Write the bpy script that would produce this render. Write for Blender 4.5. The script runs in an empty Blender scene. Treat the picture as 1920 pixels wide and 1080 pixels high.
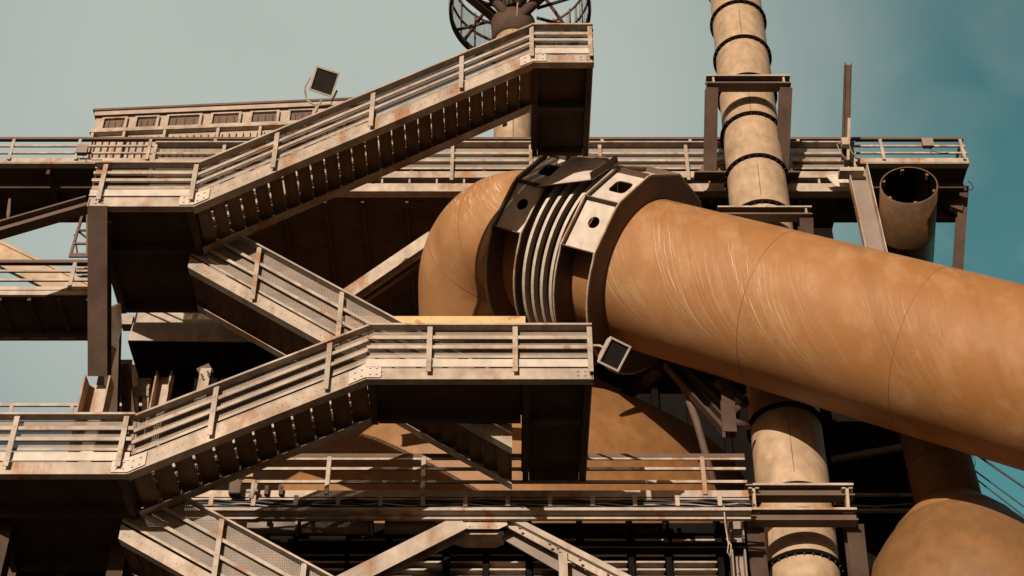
import bpy, bmesh, math, random
from mathutils import Vector as V, Matrix

random.seed(7)
R = math.radians
SC = bpy.context.scene
COL = SC.collection

# ------------------------------------------------------------------ camera, sky, sun, exposure
CAM_Z = 1.6
PITCH = R(40)
FPX = 2940.0
CP, SP = math.cos(PITCH), math.sin(PITCH)
cam_d = bpy.data.cameras.new("camera")
cam_d.sensor_width = 36.0
cam_d.lens = 36.0 * FPX / 1920.0
cam_d.clip_end = 5000
cam = bpy.data.objects.new("camera", cam_d)
cam.location = (0, 0, CAM_Z)
cam.rotation_euler = (PITCH + math.pi / 2, 0, 0)
COL.objects.link(cam)
SC.camera = cam

SUN_EL, SUN_AZ = R(9), R(18)          # azimuth measured from the camera's back towards the left
SUN_DIR = V((-math.cos(SUN_EL) * math.sin(SUN_AZ), -math.cos(SUN_EL) * math.cos(SUN_AZ), math.sin(SUN_EL)))

def ray(x, y):
    a = (x - 960.0) / FPX
    b = (540.0 - y) / FPX
    return V((a, CP - b * SP, SP + b * CP))

W_ = bpy.data.worlds.new("World")
SC.world = W_
W_.use_nodes = True
nt = W_.node_tree
for n in list(nt.nodes):
    nt.nodes.remove(n)
def wn(t, **k):
    n = nt.nodes.new(t)
    for a, b in k.items():
        setattr(n, a, b)
    return n
wo = wn("ShaderNodeOutputWorld")
bg = wn("ShaderNodeBackground")
bg.inputs["Strength"].default_value = 0.075
sky = wn("ShaderNodeTexSky")
sky.sky_type = 'NISHITA'
sky.sun_disc = False
sky.sun_elevation = SUN_EL
sky.sun_rotation = math.atan2(SUN_DIR.x, SUN_DIR.y)
sky.air_density = 1.0
sky.dust_density = 2.0
sky.ozone_density = 1.0
# the air of the place: teal cast, pale humid haze towards the left, thin cirrus on the right
tc = wn("ShaderNodeTexCoord")
dot = wn("ShaderNodeVectorMath", operation='DOT_PRODUCT')
hz = ray(610, 230).normalized()
dot.inputs[1].default_value = hz
nt.links.new(tc.outputs["Generated"], dot.inputs[0])
mr = wn("ShaderNodeMapRange", interpolation_type='SMOOTHSTEP')
mr.inputs["From Min"].default_value = 0.915
mr.inputs["From Max"].default_value = 0.995
mr.inputs["To Min"].default_value = 0.07
nt.links.new(dot.outputs["Value"], mr.inputs["Value"])
tint = wn("ShaderNodeMix", data_type='RGBA', blend_type='MULTIPLY')
tint.inputs[0].default_value = 1.0
tint.inputs[7].default_value = (0.62, 1.74, 1.30, 1)
nt.links.new(sky.outputs[0], tint.inputs[6])
mixh = wn("ShaderNodeMix", data_type='RGBA', blend_type='MIX')
mixh.inputs[7].default_value = (6.1, 6.7, 6.1, 1)
nt.links.new(mr.outputs[0], mixh.inputs[0])
nt.links.new(tint.outputs[2], mixh.inputs[6])
cn = wn("ShaderNodeTexNoise")
cn.inputs["Scale"].default_value = 9.0
cn.inputs["Detail"].default_value = 6.0
cn.inputs["Distortion"].default_value = 0.6
nt.links.new(tc.outputs["Generated"], cn.inputs["Vector"])
cr = wn("ShaderNodeMapRange")
cr.inputs["From Min"].default_value = 0.52
cr.inputs["From Max"].default_value = 0.80
cr.inputs["To Max"].default_value = 0.35
nt.links.new(cn.outputs["Fac"], cr.inputs["Value"])
mixc = wn("ShaderNodeMix", data_type='RGBA', blend_type='MIX')
mixc.inputs[7].default_value = (5.0, 5.4, 4.9, 1)
nt.links.new(cr.outputs[0], mixc.inputs[0])
nt.links.new(mixh.outputs[2], mixc.inputs[6])
# sky behind the viewer dimmed and warmed by hand to shape the fill light
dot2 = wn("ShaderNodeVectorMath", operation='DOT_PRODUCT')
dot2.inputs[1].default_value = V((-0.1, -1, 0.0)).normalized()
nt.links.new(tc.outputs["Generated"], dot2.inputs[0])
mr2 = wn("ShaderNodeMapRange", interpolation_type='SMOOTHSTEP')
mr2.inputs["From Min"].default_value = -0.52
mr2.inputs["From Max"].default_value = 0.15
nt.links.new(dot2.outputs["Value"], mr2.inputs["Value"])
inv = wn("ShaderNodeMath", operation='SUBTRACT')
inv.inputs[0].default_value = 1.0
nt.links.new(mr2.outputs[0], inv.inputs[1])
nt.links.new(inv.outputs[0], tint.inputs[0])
fill_dim = wn("ShaderNodeMix", data_type='RGBA', blend_type='MULTIPLY')
fill_dim.inputs[7].default_value = (0.60, 0.42, 0.30, 1)
nt.links.new(mr2.outputs[0], fill_dim.inputs[0])
nt.links.new(mixc.outputs[2], fill_dim.inputs[6])
nt.links.new(fill_dim.outputs[2], bg.inputs["Color"])
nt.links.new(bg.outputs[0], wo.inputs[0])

sun_d = bpy.data.lights.new("sun", 'SUN')
sun_d.energy = 5.0
sun_d.angle = R(0.5)
sun_d.color = (1.0, 0.885, 0.745)
sun = bpy.data.objects.new("sun", sun_d)
sun.rotation_euler = SUN_DIR.to_track_quat('Z', 'Y').to_euler()
sun.location = (-30, -20, 60)
COL.objects.link(sun)

SC.view_settings.view_transform = 'Standard'
SC.view_settings.look = 'None'
SC.view_settings.exposure = 0.0
SC.view_settings.gamma = 1.0
SC.view_settings.use_curve_mapping = False

# ------------------------------------------------------------------ survey helpers: bearing + distance -> point
def P(x, y, Y):
    r = ray(x, y)
    t = Y / r.y
    return V((r.x * t, Y, CAM_Z + r.z * t))
def H(x, y, Z):
    r = ray(x, y)
    t = (Z - CAM_Z) / r.z
    return V((r.x * t, r.y * t, Z))
def depth(x, y, Y):
    return Y / ray(x, y).y

# ------------------------------------------------------------------ materials
def nmat(name, base, rough=0.6, var=0.25, rust=None, rust_amt=0.0, rust_scale=1.3, bump=0.15, bscale=18.0, metal=0.0,
         streak=0.0, spec=0.5, grain=0.0, rust_soft=0.10):
    m = bpy.data.materials.new(name)
    m.use_nodes = True
    t = m.node_tree
    b = t.nodes["Principled BSDF"]
    b.inputs["Roughness"].default_value = rough
    b.inputs["Metallic"].default_value = metal
    b.inputs["Specular IOR Level"].default_value = spec
    g = t.nodes.new("ShaderNodeNewGeometry")
    n1 = t.nodes.new("ShaderNodeTexNoise")
    n1.inputs["Scale"].default_value = 0.9
    n1.inputs["Detail"].default_value = 8
    n1.inputs["Roughness"].default_value = 0.65
    t.links.new(g.outputs["Position"], n1.inputs["Vector"])
    mp = t.nodes.new("ShaderNodeMapRange")
    mp.inputs["From Min"].default_value = 0.3
    mp.inputs["From Max"].default_value = 0.7
    t.links.new(n1.outputs["Fac"], mp.inputs["Value"])
    mx = t.nodes.new("ShaderNodeMix"); mx.data_type = 'RGBA'
    mx.inputs[6].default_value = (*[c * (1 - var) for c in base], 1)
    mx.inputs[7].default_value = (*[min(1, c * (1 + var * 0.6)) for c in base], 1)
    t.links.new(mp.outputs[0], mx.inputs[0])
    out = mx.outputs[2]
    if rust is not None and rust_amt > 0:
        mpg = t.nodes.new("ShaderNodeMapping")
        mpg.inputs["Scale"].default_value = (1, 1, 0.45 if streak else 1)
        t.links.new(g.outputs["Position"], mpg.inputs["Vector"])
        n2 = t.nodes.new("ShaderNodeTexNoise")
        n2.inputs["Scale"].default_value = rust_scale
        n2.inputs["Detail"].default_value = 10
        n2.inputs["Roughness"].default_value = 0.62
        t.links.new(mpg.outputs[0], n2.inputs["Vector"])
        m2 = t.nodes.new("ShaderNodeMapRange")
        lo = 0.72 - 0.30 * rust_amt
        m2.inputs["From Min"].default_value = lo
        m2.inputs["From Max"].default_value = lo + rust_soft
        m2.inputs["To Max"].default_value = 0.85
        t.links.new(n2.outputs["Fac"], m2.inputs["Value"])
        mx2 = t.nodes.new("ShaderNodeMix"); mx2.data_type = 'RGBA'
        mx2.inputs[7].default_value = (*rust, 1)
        t.links.new(m2.outputs[0], mx2.inputs[0])
        t.links.new(out, mx2.inputs[6])
        out = mx2.outputs[2]
    if grain > 0:
        n4 = t.nodes.new("ShaderNodeTexNoise")
        n4.inputs["Scale"].default_value = 7
        n4.inputs["Detail"].default_value = 8
        mg = t.nodes.new("ShaderNodeMapping")
        mg.inputs["Scale"].default_value = (0.55, 0.55, 0.38)
        t.links.new(g.outputs["Position"], mg.inputs["Vector"])
        t.links.new(mg.outputs[0], n4.inputs["Vector"])
        m4 = t.nodes.new("ShaderNodeMapRange")
        m4.inputs["From Min"].default_value = 0.3
        m4.inputs["From Max"].default_value = 0.7
        m4.inputs["To Min"].default_value = 1 - grain
        m4.inputs["To Max"].default_value = 1 + grain * 0.4
        t.links.new(n4.outputs["Fac"], m4.inputs["Value"])
        mx3 = t.nodes.new("ShaderNodeMix"); mx3.data_type = 'RGBA'; mx3.blend_type = 'MULTIPLY'
        mx3.inputs[0].default_value = 1
        t.links.new(out, mx3.inputs[6])
        t.links.new(m4.outputs[0], mx3.inputs[7])
        out = mx3.outputs[2]
    t.links.new(out, b.inputs["Base Color"])
    if bump > 0:
        n3 = t.nodes.new("ShaderNodeTexNoise")
        n3.inputs["Scale"].default_value = bscale
        n3.inputs["Detail"].default_value = 5
        t.links.new(g.outputs["Position"], n3.inputs["Vector"])
        bp = t.nodes.new("ShaderNodeBump")
        bp.inputs["Strength"].default_value = bump
        bp.inputs["Distance"].default_value = 0.02
        t.links.new(n3.outputs["Fac"], bp.inputs["Height"])
        t.links.new(bp.outputs[0], b.inputs["Normal"])
    return m

RUST = (0.30, 0.125, 0.04)
M = {}
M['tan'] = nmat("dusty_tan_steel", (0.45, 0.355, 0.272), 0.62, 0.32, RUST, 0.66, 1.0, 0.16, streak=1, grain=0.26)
M['cream'] = nmat("pale_primed_plate", (0.57, 0.475, 0.39), 0.55, 0.14, RUST, 0.34, 1.8, 0.10, grain=0.2)
M['rail'] = nmat("weathered_rail_steel", (0.42, 0.335, 0.262), 0.60, 0.36, RUST, 0.58, 2.0, 0.16, grain=0.24)
M['brown'] = nmat("brown_rusted_steel", (0.125, 0.073, 0.048), 0.75, 0.35, (0.21, 0.09, 0.035), 0.35, 1.0, 0.25)
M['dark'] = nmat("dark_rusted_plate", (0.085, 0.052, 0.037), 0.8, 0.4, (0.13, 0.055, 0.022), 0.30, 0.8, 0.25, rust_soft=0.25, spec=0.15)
M['black'] = nmat("shade_black_steel", (0.010, 0.0075, 0.006), 0.95, 0.4, None, 0, 1, 0.2, spec=0.04)  # black of the flanges, also standing in for deep shade on backing walls
M['pipe'] = nmat("ochre_pipe_paint", (0.46, 0.315, 0.195), 0.55, 0.22, (0.33, 0.18, 0.085), 0.44, 0.9, 0.06, streak=1, grain=0.24, rust_soft=0.25)
M['ochre'] = nmat("orange_vessel_paint", (0.28, 0.125, 0.040), 0.6, 0.25, (0.19, 0.08, 0.03), 0.36, 1.1, 0.10, streak=1, grain=0.18, rust_soft=0.2)
M['vent'] = nmat("brown_ochre_vent_paint", (0.215, 0.102, 0.036), 0.58, 0.20, (0.30, 0.16, 0.07), 0.24, 1.1, 0.08, streak=1, grain=0.15)
M['tread'] = nmat('rusty_tread_plate', (0.22, 0.125, 0.075), 0.75, 0.4, (0.26, 0.11, 0.04), 0.5, 1.2, 0.25)
M['vent_shade'] = nmat('shaded_brown_vent_paint', (0.135, 0.066, 0.027), 0.5, 0.35, (0.26, 0.14, 0.06), 0.30, 1.2, 0.1, streak=1, grain=0.25)  # darker copy of the vent paint, the pipe's shade put into its colour
M['gold'] = nmat("peeling_yellow_paint", (0.60, 0.40, 0.17), 0.6, 0.2, (0.36, 0.17, 0.07), 0.5, 1.6, 0.3, rust_soft=0.03)
M['clad'] = nmat("house_cladding", (0.40, 0.30, 0.225), 0.65, 0.2, RUST, 0.38, 1.0, 0.1, streak=1, grain=0.15)
M['glass_dark'] = nmat("lamp_glass", (0.025, 0.02, 0.018), 0.12, 0.3, None, 0, 1, 0.02)
M['cable'] = nmat("cable_rubber", (0.03, 0.03, 0.03), 0.6, 0.2, None, 0, 1, 0)
M['ground'] = nmat("works_yard_gravel", (0.12, 0.085, 0.06), 0.95, 0.35, (0.05, 0.035, 0.025), 0.5, 0.15, 0.4)
M['grey'] = nmat("grey_brown_pipe", (0.24, 0.18, 0.14), 0.6, 0.25, RUST, 0.3, 1.4, 0.1)

def mesh_mat(name, base, pitch, open_frac):
    """perforated sheet: rows of punched holes through a painted plate"""
    m = bpy.data.materials.new(name)
    m.use_nodes = True
    t = m.node_tree
    b = t.nodes["Principled BSDF"]
    out = t.nodes["Material Output"]
    b.inputs["Roughness"].default_value = 0.6
    g = t.nodes.new("ShaderNodeNewGeometry")
    n1 = t.nodes.new("ShaderNodeTexNoise")
    n1.inputs["Scale"].default_value = 1.7
    n1.inputs["Detail"].default_value = 7
    t.links.new(g.outputs["Position"], n1.inputs["Vector"])
    rp = t.nodes.new("ShaderNodeValToRGB")
    rp.color_ramp.elements[0].position = 0.35
    rp.color_ramp.elements[0].color = (*[c * 0.72 for c in base], 1)
    rp.color_ramp.elements[1].position = 0.62
    rp.color_ramp.elements[1].color = (*base, 1)
    e = rp.color_ramp.elements.new(0.74)
    e.color = (0.36, 0.19, 0.09, 1)
    t.links.new(n1.outputs["Fac"], rp.inputs[0])
    t.links.new(rp.outputs[0], b.inputs["Base Color"])
    sx = t.nodes.new("ShaderNodeSeparateXYZ")
    t.links.new(g.outputs["Position"], sx.inputs[0])
    def mth(op, a, bb=None):
        n = t.nodes.new("ShaderNodeMath"); n.operation = op
        for i, v in enumerate((a, bb)):
            if v is None: continue
            if isinstance(v, (int, float)): n.inputs[i].default_value = v
            else: t.links.new(v, n.inputs[i])
        return n.outputs[0]
    k = 2 * math.pi / pitch
    xy = mth('ADD', sx.outputs[0], sx.outputs[1])
    a = mth('SINE', mth('MULTIPLY', mth('ADD', xy, sx.outputs[2]), k))
    c = mth('SINE', mth('MULTIPLY', mth('SUBTRACT', xy, sx.outputs[2]), k))
    s = mth('MULTIPLY', a, c)
    hole = mth('GREATER_THAN', s, open_frac)
    tr = t.nodes.new("ShaderNodeBsdfTransparent")
    ms = t.nodes.new("ShaderNodeMixShader")
    t.links.new(hole, ms.inputs[0])
    t.links.new(b.outputs[0], ms.inputs[1])
    t.links.new(tr.outputs[0], ms.inputs[2])
    t.links.new(ms.outputs[0], out.inputs[0])
    return m
M['mesh'] = mesh_mat("perforated_sheet", (0.29, 0.225, 0.175), 0.075, 0.34)
M['grate'] = mesh_mat("open_grating", (0.10, 0.065, 0.045), 0.16, -0.15)

def duct_mat():
    """glossy orange paint with gravity runs; UV = (across the runs, along the duct) in metres"""
    m = bpy.data.materials.new("duct_orange_paint")
    m.use_nodes = True
    t = m.node_tree
    b = t.nodes["Principled BSDF"]
    uv = t.nodes.new("ShaderNodeUVMap"); uv.uv_map = "UVMap"
    g = t.nodes.new("ShaderNodeNewGeometry")
    def noise(vec, sc, det, ro=0.55, mapping=None):
        n = t.nodes.new("ShaderNodeTexNoise")
        n.inputs["Scale"].default_value = sc
        n.inputs["Detail"].default_value = det
        n.inputs["Roughness"].default_value = ro
        if mapping:
            mp = t.nodes.new("ShaderNodeMapping")
            mp.inputs["Scale"].default_value = mapping
            t.links.new(vec, mp.inputs["Vector"])
            vec = mp.outputs[0]
        t.links.new(vec, n.inputs["Vector"])
        return n.outputs["Fac"]
    def mrange(v, a, b_, c=0.0, d=1.0):
        n = t.nodes.new("ShaderNodeMapRange")
        n.inputs["From Min"].default_value = a; n.inputs["From Max"].default_value = b_
        n.inputs["To Min"].default_value = c; n.inputs["To Max"].default_value = d
        t.links.new(v, n.inputs["Value"])
        return n.outputs[0]
    def mul(a, c):
        n = t.nodes.new("ShaderNodeMath"); n.operation = 'MULTIPLY'
        for i, v in enumerate((a, c)):
            if isinstance(v, (int, float)): n.inputs[i].default_value = v
            else: t.links.new(v, n.inputs[i])
        return n.outputs[0]
    pos = g.outputs["Position"]
    big = noise(pos, 0.28, 5)
    mx = t.nodes.new("ShaderNodeMix"); mx.data_type = 'RGBA'
    mx.inputs[6].default_value = (0.295, 0.130, 0.045, 1)
    mx.inputs[7].default_value = (0.375, 0.182, 0.074, 1)
    t.links.new(mrange(big, 0.35, 0.65), mx.inputs[0])
    def dotc(vec_, cst):
        n = t.nodes.new("ShaderNodeVectorMath"); n.operation = 'DOT_PRODUCT'
        n.inputs[1].default_value = cst
        t.links.new(vec_, n.inputs[0])
        return n.outputs["Value"]
    rel = t.nodes.new("ShaderNodeVectorMath"); rel.operation = 'SUBTRACT'
    t.links.new(pos, rel.inputs[0]); rel.inputs[1].default_value = T1
    e1v = (V((0, 0, 1)) - D1 * D1.z).normalized()
    alng = dotc(rel.outputs[0], -D1)                     # metres from the bend
    high = dotc(rel.outputs[0], e1v / RD)                # 1 at the crown, -1 at the belly
    # weathering: chalked paint, browner away from the bend, dust settled in patches
    mid = noise(pos, 1.1, 8, 0.62, (1, 1, 0.6))
    mxa = t.nodes.new("ShaderNodeMix"); mxa.data_type = 'RGBA'
    mxa.inputs[7].default_value = (0.30, 0.125, 0.034, 1)
    t.links.new(mul(mrange(alng, 3.0, 16.0), 0.75), mxa.inputs[0])
    t.links.new(mx.outputs[2], mxa.inputs[6])
    mxb = t.nodes.new("ShaderNodeMix"); mxb.data_type = 'RGBA'
    mxb.inputs[7].default_value = (0.44, 0.25, 0.12, 1)
    t.links.new(mul(mrange(mid, 0.48, 0.70), 0.65), mxb.inputs[0])
    t.links.new(mxa.outputs[2], mxb.inputs[6])
    # fine scraped runs, pale where the paint is scratched through, clustered near the collar and dying out down the pipe
    wn_ = t.nodes.new("ShaderNodeTexNoise"); wn_.inputs["Scale"].default_value = 0.9; wn_.inputs["Detail"].default_value = 4
    t.links.new(pos, wn_.inputs["Vector"])
    wm = t.nodes.new("ShaderNodeVectorMath"); wm.operation = 'MULTIPLY_ADD'
    wm.inputs[1].default_value = (0.22, 0.22, 0.0)
    t.links.new(wn_.outputs["Color"], wm.inputs[0]); t.links.new(uv.outputs[0], wm.inputs[2])
    wuv = wm.outputs[0]
    runs = noise(wuv, 1.0, 6, 0.66, (24.0, 1.7, 1))
    runs2 = noise(wuv, 1.0, 5, 0.6, (44.0, 3.0, 1))
    patch = noise(uv.outputs[0], 1.0, 3, 0.5, (0.55, 0.30, 1))
    zone = mul(mul(mrange(alng, 2.2, 3.2), mrange(alng, 15.0, 6.0)), mul(mrange(high, 0.22, -0.12), mrange(high, -0.97, -0.78)))
    zone2 = mul(mrange(alng, 0.6, -0.4), mul(mrange(high, 0.75, 0.35), mrange(high, -0.6, -0.1)))
    add = t.nodes.new("ShaderNodeMath"); add.operation = 'ADD'; add.use_clamp = True
    t.links.new(zone, add.inputs[0]); t.links.new(zone2, add.inputs[1])
    act = mul(add.outputs[0], mrange(patch, 0.40, 0.60))
    scr = mul(mul(mrange(runs, 0.50, 0.57), mrange(runs2, 0.50, 0.58)), act)
    mx2 = t.nodes.new("ShaderNodeMix"); mx2.data_type = 'RGBA'
    mx2.inputs[7].default_value = (0.80, 0.66, 0.50, 1)
    t.links.new(mul(scr, 0.75), mx2.inputs[0])
    t.links.new(mxb.outputs[2], mx2.inputs[6])
    fine = noise(pos, 14, 8, 0.7)
    mx3 = t.nodes.new("ShaderNodeMix"); mx3.data_type = 'RGBA'; mx3.blend_type = 'MULTIPLY'
    mx3.inputs[0].default_value = 1
    t.links.new(mx2.outputs[2], mx3.inputs[6])
    t.links.new(mrange(fine, 0.3, 0.7, 0.94, 1.04), mx3.inputs[7])
    dirt = noise(uv.outputs[0], 1.0, 6, 0.6, (1.6, 0.28, 1))
    mx4 = t.nodes.new("ShaderNodeMix"); mx4.data_type = 'RGBA'
    mx4.inputs[7].default_value = (0.15, 0.072, 0.030, 1)
    t.links.new(mul(mrange(dirt, 0.52, 0.75), 0.40), mx4.inputs[0])
    t.links.new(mx3.outputs[2], mx4.inputs[6])
    t.links.new(mx4.outputs[2], b.inputs["Base Color"])
    t.links.new(mrange(mid, 0.3, 0.7, 0.50, 0.66), b.inputs["Roughness"])
    b.inputs["Specular IOR Level"].default_value = 0.32
    wr = noise(uv.outputs[0], 1.0, 4, 0.55, (9.0, 0.6, 1))
    bp = t.nodes.new("ShaderNodeBump")
    bp.inputs["Strength"].default_value = 0.9
    bp.inputs["Distance"].default_value = 0.035
    t.links.new(mul(wr, act), bp.inputs["Height"])
    dent = noise(pos, 0.55, 2)
    bp2 = t.nodes.new("ShaderNodeBump")
    bp2.inputs["Strength"].default_value = 0.35
    bp2.inputs["Distance"].default_value = 0.10
    t.links.new(dent, bp2.inputs["Height"])
    t.links.new(bp.outputs[0], bp2.inputs["Normal"])
    t.links.new(bp2.outputs[0], b.inputs["Normal"])
    return m
M['duct_seam'] = nmat('weld_bead_paint', (0.26, 0.12, 0.046), 0.6, 0.3, None, 0, 1, 0.2)

# ------------------------------------------------------------------ mesh builder
class MB:
    def __init__(s):
        s.v, s.f, s.sm, s.uv = [], [], [], {}
    def face(s, ids, smooth=False):
        s.f.append(tuple(ids)); s.sm.append(smooth)
    def hexa(s, a, b):
        """a, b: two loops of n points -> closed prism"""
        n = len(a); o = len(s.v)
        s.v += [V(p) for p in a] + [V(p) for p in b]
        s.face([o + i for i in reversed(range(n))]); s.face([o + n + i for i in range(n)])
        for i in range(n):
            j = (i + 1) % n
            s.face([o + i, o + j, o + n + j, o + n + i])
    def prism(s, pts, vec):
        vec = V(vec)
        s.hexa(pts, [V(p) + vec for p in pts])
    def box(s, x0, x1, y0, y1, z0, z1):
        s.hexa([(x0, y0, z0), (x1, y0, z0), (x1, y1, z0), (x0, y1, z0)], [(x0, y0, z1), (x1, y0, z1), (x1, y1, z1), (x0, y1, z1)])
    def frame(s, p0, p1, up):
        d = (V(p1) - V(p0)).normalized()
        u = V(up)
        side = d.cross(u).normalized()
        u2 = side.cross(d).normalized()
        return d, side, u2
    def bar(s, p0, p1, w, h, up=(0, 0, 1), ow=0.0, oh=0.0):
        """box along p0->p1; w across (side), h along up; ow/oh offsets of the section's centre"""
        p0, p1 = V(p0), V(p1)
        d, sd, u = s.frame(p0, p1, up)
        q = []
        for a, b in ((-1, -1), (1, -1), (1, 1), (-1, 1)):
            q.append(sd * (ow + a * w / 2) + u * (oh + b * h / 2))
        s.hexa([p0 + k for k in q], [p1 + k for k in q])
    def ibeam(s, p0, p1, w, h, tf=0.03, tw=0.02, up=(0, 0, 1)):
        """flanges are perpendicular to `up`"""
        s.bar(p0, p1, w, tf, up, 0, h / 2 - tf / 2)
        s.bar(p0, p1, w, tf, up, 0, -h / 2 + tf / 2)
        s.bar(p0, p1, tw, h - 2 * tf, up)
    def sweep(s, pts, rect, side=(0, 1, 0)):
        """rect (a0,a1,b0,b1): a along side, b vertical; mitred along a polyline"""
        a0, a1, b0, b1 = rect
        side = V(side); z = V((0, 0, 1))
        o = len(s.v); n = len(pts)
        for p in pts:
            p = V(p)
            s.v += [p + side * a0 + z * b0, p + side * a1 + z * b0, p + side * a1 + z * b1, p + side * a0 + z * b1]
        for i in range(n - 1):
            for k in range(4):
                j = (k + 1) % 4
                s.face([o + 4 * i + k, o + 4 * i + j, o + 4 * i + 4 + j, o + 4 * i + 4 + k])
        s.face([o + 3, o + 2, o + 1, o]); e = o + 4 * (n - 1)
        s.face([e, e + 1, e + 2, e + 3])
    def tube(s, pts, r, n=10, caps=True, smooth=True):
        pts = [V(p) for p in pts]
        rr = r if isinstance(r, (list, tuple)) else [r] * len(pts)
        o = len(s.v)
        ref = None
        for i, p in enumerate(pts):
            d = (pts[min(i + 1, len(pts) - 1)] - pts[max(i - 1, 0)]).normalized()
            if ref is None:
                ref = d.orthogonal().normalized()
            ref = (ref - d * ref.dot(d)).normalized()
            b = d.cross(ref)
            for k in range(n):
                a = 2 * math.pi * k / n
                s.v.append(p + (ref * math.cos(a) + b * math.sin(a)) * rr[i])
        for i in range(len(pts) - 1):
            for k in range(n):
                j = (k + 1) % n
                s.face([o + i * n + k, o + i * n + j, o + (i + 1) * n + j, o + (i + 1) * n + k], smooth)
        if caps:
            s.face([o + k for k in reversed(range(n))]); e = o + (len(pts) - 1) * n
            s.face([e + k for k in range(n)])
    def lathe(s, org, axis, prof, n=64, smooth=True, closed=False, flat_edges=()):
        """prof: list of (distance along axis, radius)"""
        org = V(org); axis = V(axis).normalized()
        e1 = axis.orthogonal().normalized(); e2 = axis.cross(e1)
        o = len(s.v)
        for (h, r) in prof:
            for k in range(n):
                a = 2 * math.pi * k / n
                s.v.append(org + axis * h + (e1 * math.cos(a) + e2 * math.sin(a)) * r)
        m = len(prof)
        for i in range(m if closed else m - 1):
            i2 = (i + 1) % m
            for k in range(n):
                j = (k + 1) % n
                s.face([o + i * n + k, o + i * n + j, o + i2 * n + j, o + i2 * n + k], smooth and i not in flat_edges)
    def holed_plate(s, quad, centre_uv, rad, thick, nrm, square=False, sub=24):
        """flat plate with a real opening: quad = 4 corner points in order, hole round or rounded square"""
        q = [V(p) for p in quad]; nrm = V(nrm)
        def bil(u, v):
            return (q[0] * (1 - u) + q[1] * u) * (1 - v) + (q[3] * (1 - u) + q[2] * u) * v
        cu, cv = centre_uv
        ax = ((q[1] - q[0]) + (q[2] - q[3])) * 0.5; ay = ((q[3] - q[0]) + (q[2] - q[1])) * 0.5
        inner, outer = [], []
        for k in range(sub):
            a = 2 * math.pi * (k + 0.5) / sub
            c, sn = math.cos(a), math.sin(a)
            if square:
                e = 5.0
                f = 1.0 / ((abs(c) ** e + abs(sn) ** e) ** (1 / e))
            else:
                f = 1.0
            inner.append(bil(cu, cv) + ax.normalized() * (rad * f * c) + ay.normalized() * (rad * f * sn))
            ts = []
            if c > 1e-6: ts.append((1 - cu) / c)
            if c < -1e-6: ts.append(-cu / c)
            if sn > 1e-6: ts.append((1 - cv) / sn)
            if sn < -1e-6: ts.append(-cv / sn)
            tt = min(ts)
            outer.append((cu + c * tt, cv + sn * tt))
        # snap the nearest samples to the corners
        for cc in ((0, 0), (1, 0), (1, 1), (0, 1)):
            i = min(range(sub), key=lambda k: (outer[k][0] - cc[0]) ** 2 + (outer[k][1] - cc[1]) ** 2)
            outer[i] = cc
        outer = [bil(*uvv) for uvv in outer]
        o = len(s.v)
        for loop in (outer, inner):
            s.v += [p for p in loop]
        for loop in (outer, inner):
            s.v += [p - nrm * thick for p in loop]
        for k in range(sub):
            j = (k + 1) % sub
            s.face([o + k, o + j, o + sub + j, o + sub + k])
            s.face([o + 2 * sub + k, o + 3 * sub + k, o + 3 * sub + j, o + 2 * sub + j])
            s.face([o + k, o + 2 * sub + k, o + 2 * sub + j, o + j])
            s.face([o + sub + k, o + sub + j, o + 3 * sub + j, o + 3 * sub + k])
    def build(s, name, mat, parent=None, bevel=0.0, label=None):
        org = parent.matrix_world_loc if False else None
        loc = V((0, 0, 0))
        p = parent
        chain = V((0, 0, 0))
        while p is not None:
            chain += p.location
            p = p.parent
        if parent is None:
            n = len(s.v)
            c = sum(s.v, V((0, 0, 0))) / n
            zmin = min(v.z for v in s.v)
            loc = V((c.x, c.y, zmin))
        me = bpy.data.meshes.new(name)
        off = loc + chain
        me.from_pydata([tuple(v - off) for v in s.v], [], s.f)
        me.polygons.foreach_set("use_smooth", s.sm)
        if s.uv:
            ul = me.uv_layers.new(name="UVMap")
            for li, lp in enumerate(me.loops):
                ul.data[li].uv = s.uv.get(lp.vertex_index, (0, 0))
        me.update()
        bm = bmesh.new(); bm.from_mesh(me)
        bmesh.ops.recalc_face_normals(bm, faces=bm.faces)
        bm.to_mesh(me); bm.free()
        me.materials.append(M[mat] if isinstance(mat, str) else mat)
        o = bpy.data.objects.new(name, me)
        COL.objects.link(o)
        o.location = loc
        if parent is not None:
            o.parent = parent
        if label:
            o["label"] = label
        if bevel:
            bv = o.modifiers.new("bevel", 'BEVEL')
            bv.width = bevel; bv.segments = 1; bv.limit_method = 'ANGLE'; bv.angle_limit = R(50)
        return o

def tag(o, label, cat, group=None):
    o["label"] = label; o["category"] = cat
    if group: o["group"] = group
    return o
def thing(name, label, cat, loc, group=None):
    o = bpy.data.objects.new(name, None)
    COL.objects.link(o)
    o.location = V(loc)
    o.empty_display_size = 0.3
    return tag(o, label, cat, group)
def structure(o):
    o["kind"] = "structure"; return o

def bolts(mb, pts, nrm, r=0.028, h=0.03):
    nrm = V(nrm).normalized()
    e1 = nrm.orthogonal().normalized(); e2 = nrm.cross(e1)
    for p in pts:
        p = V(p)
        ring = [p + (e1 * math.cos(a) + e2 * math.sin(a)) * r for a in [R(60 * k + 15) for k in range(6)]]
        mb.prism(ring, nrm * h)

# ------------------------------------------------------------------ ground
g_ = MB()
g_.hexa([(-2500, -2500, -0.5), (2500, -2500, -0.5), (2500, 2500, -0.5), (-2500, 2500, -0.5)], [(-2500, -2500, 0), (2500, -2500, 0), (2500, 2500, 0), (-2500, 2500, 0)])
structure(g_.build("ground", "ground"))

# ------------------------------------------------------------------ stairs
YN = 27.0            # near string of the front flights
SW = 1.70            # width of one flight
Y2 = YN + SW + 0.02  # near string of the rear flights
YD = YN + 2 * SW + 0.02

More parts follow.
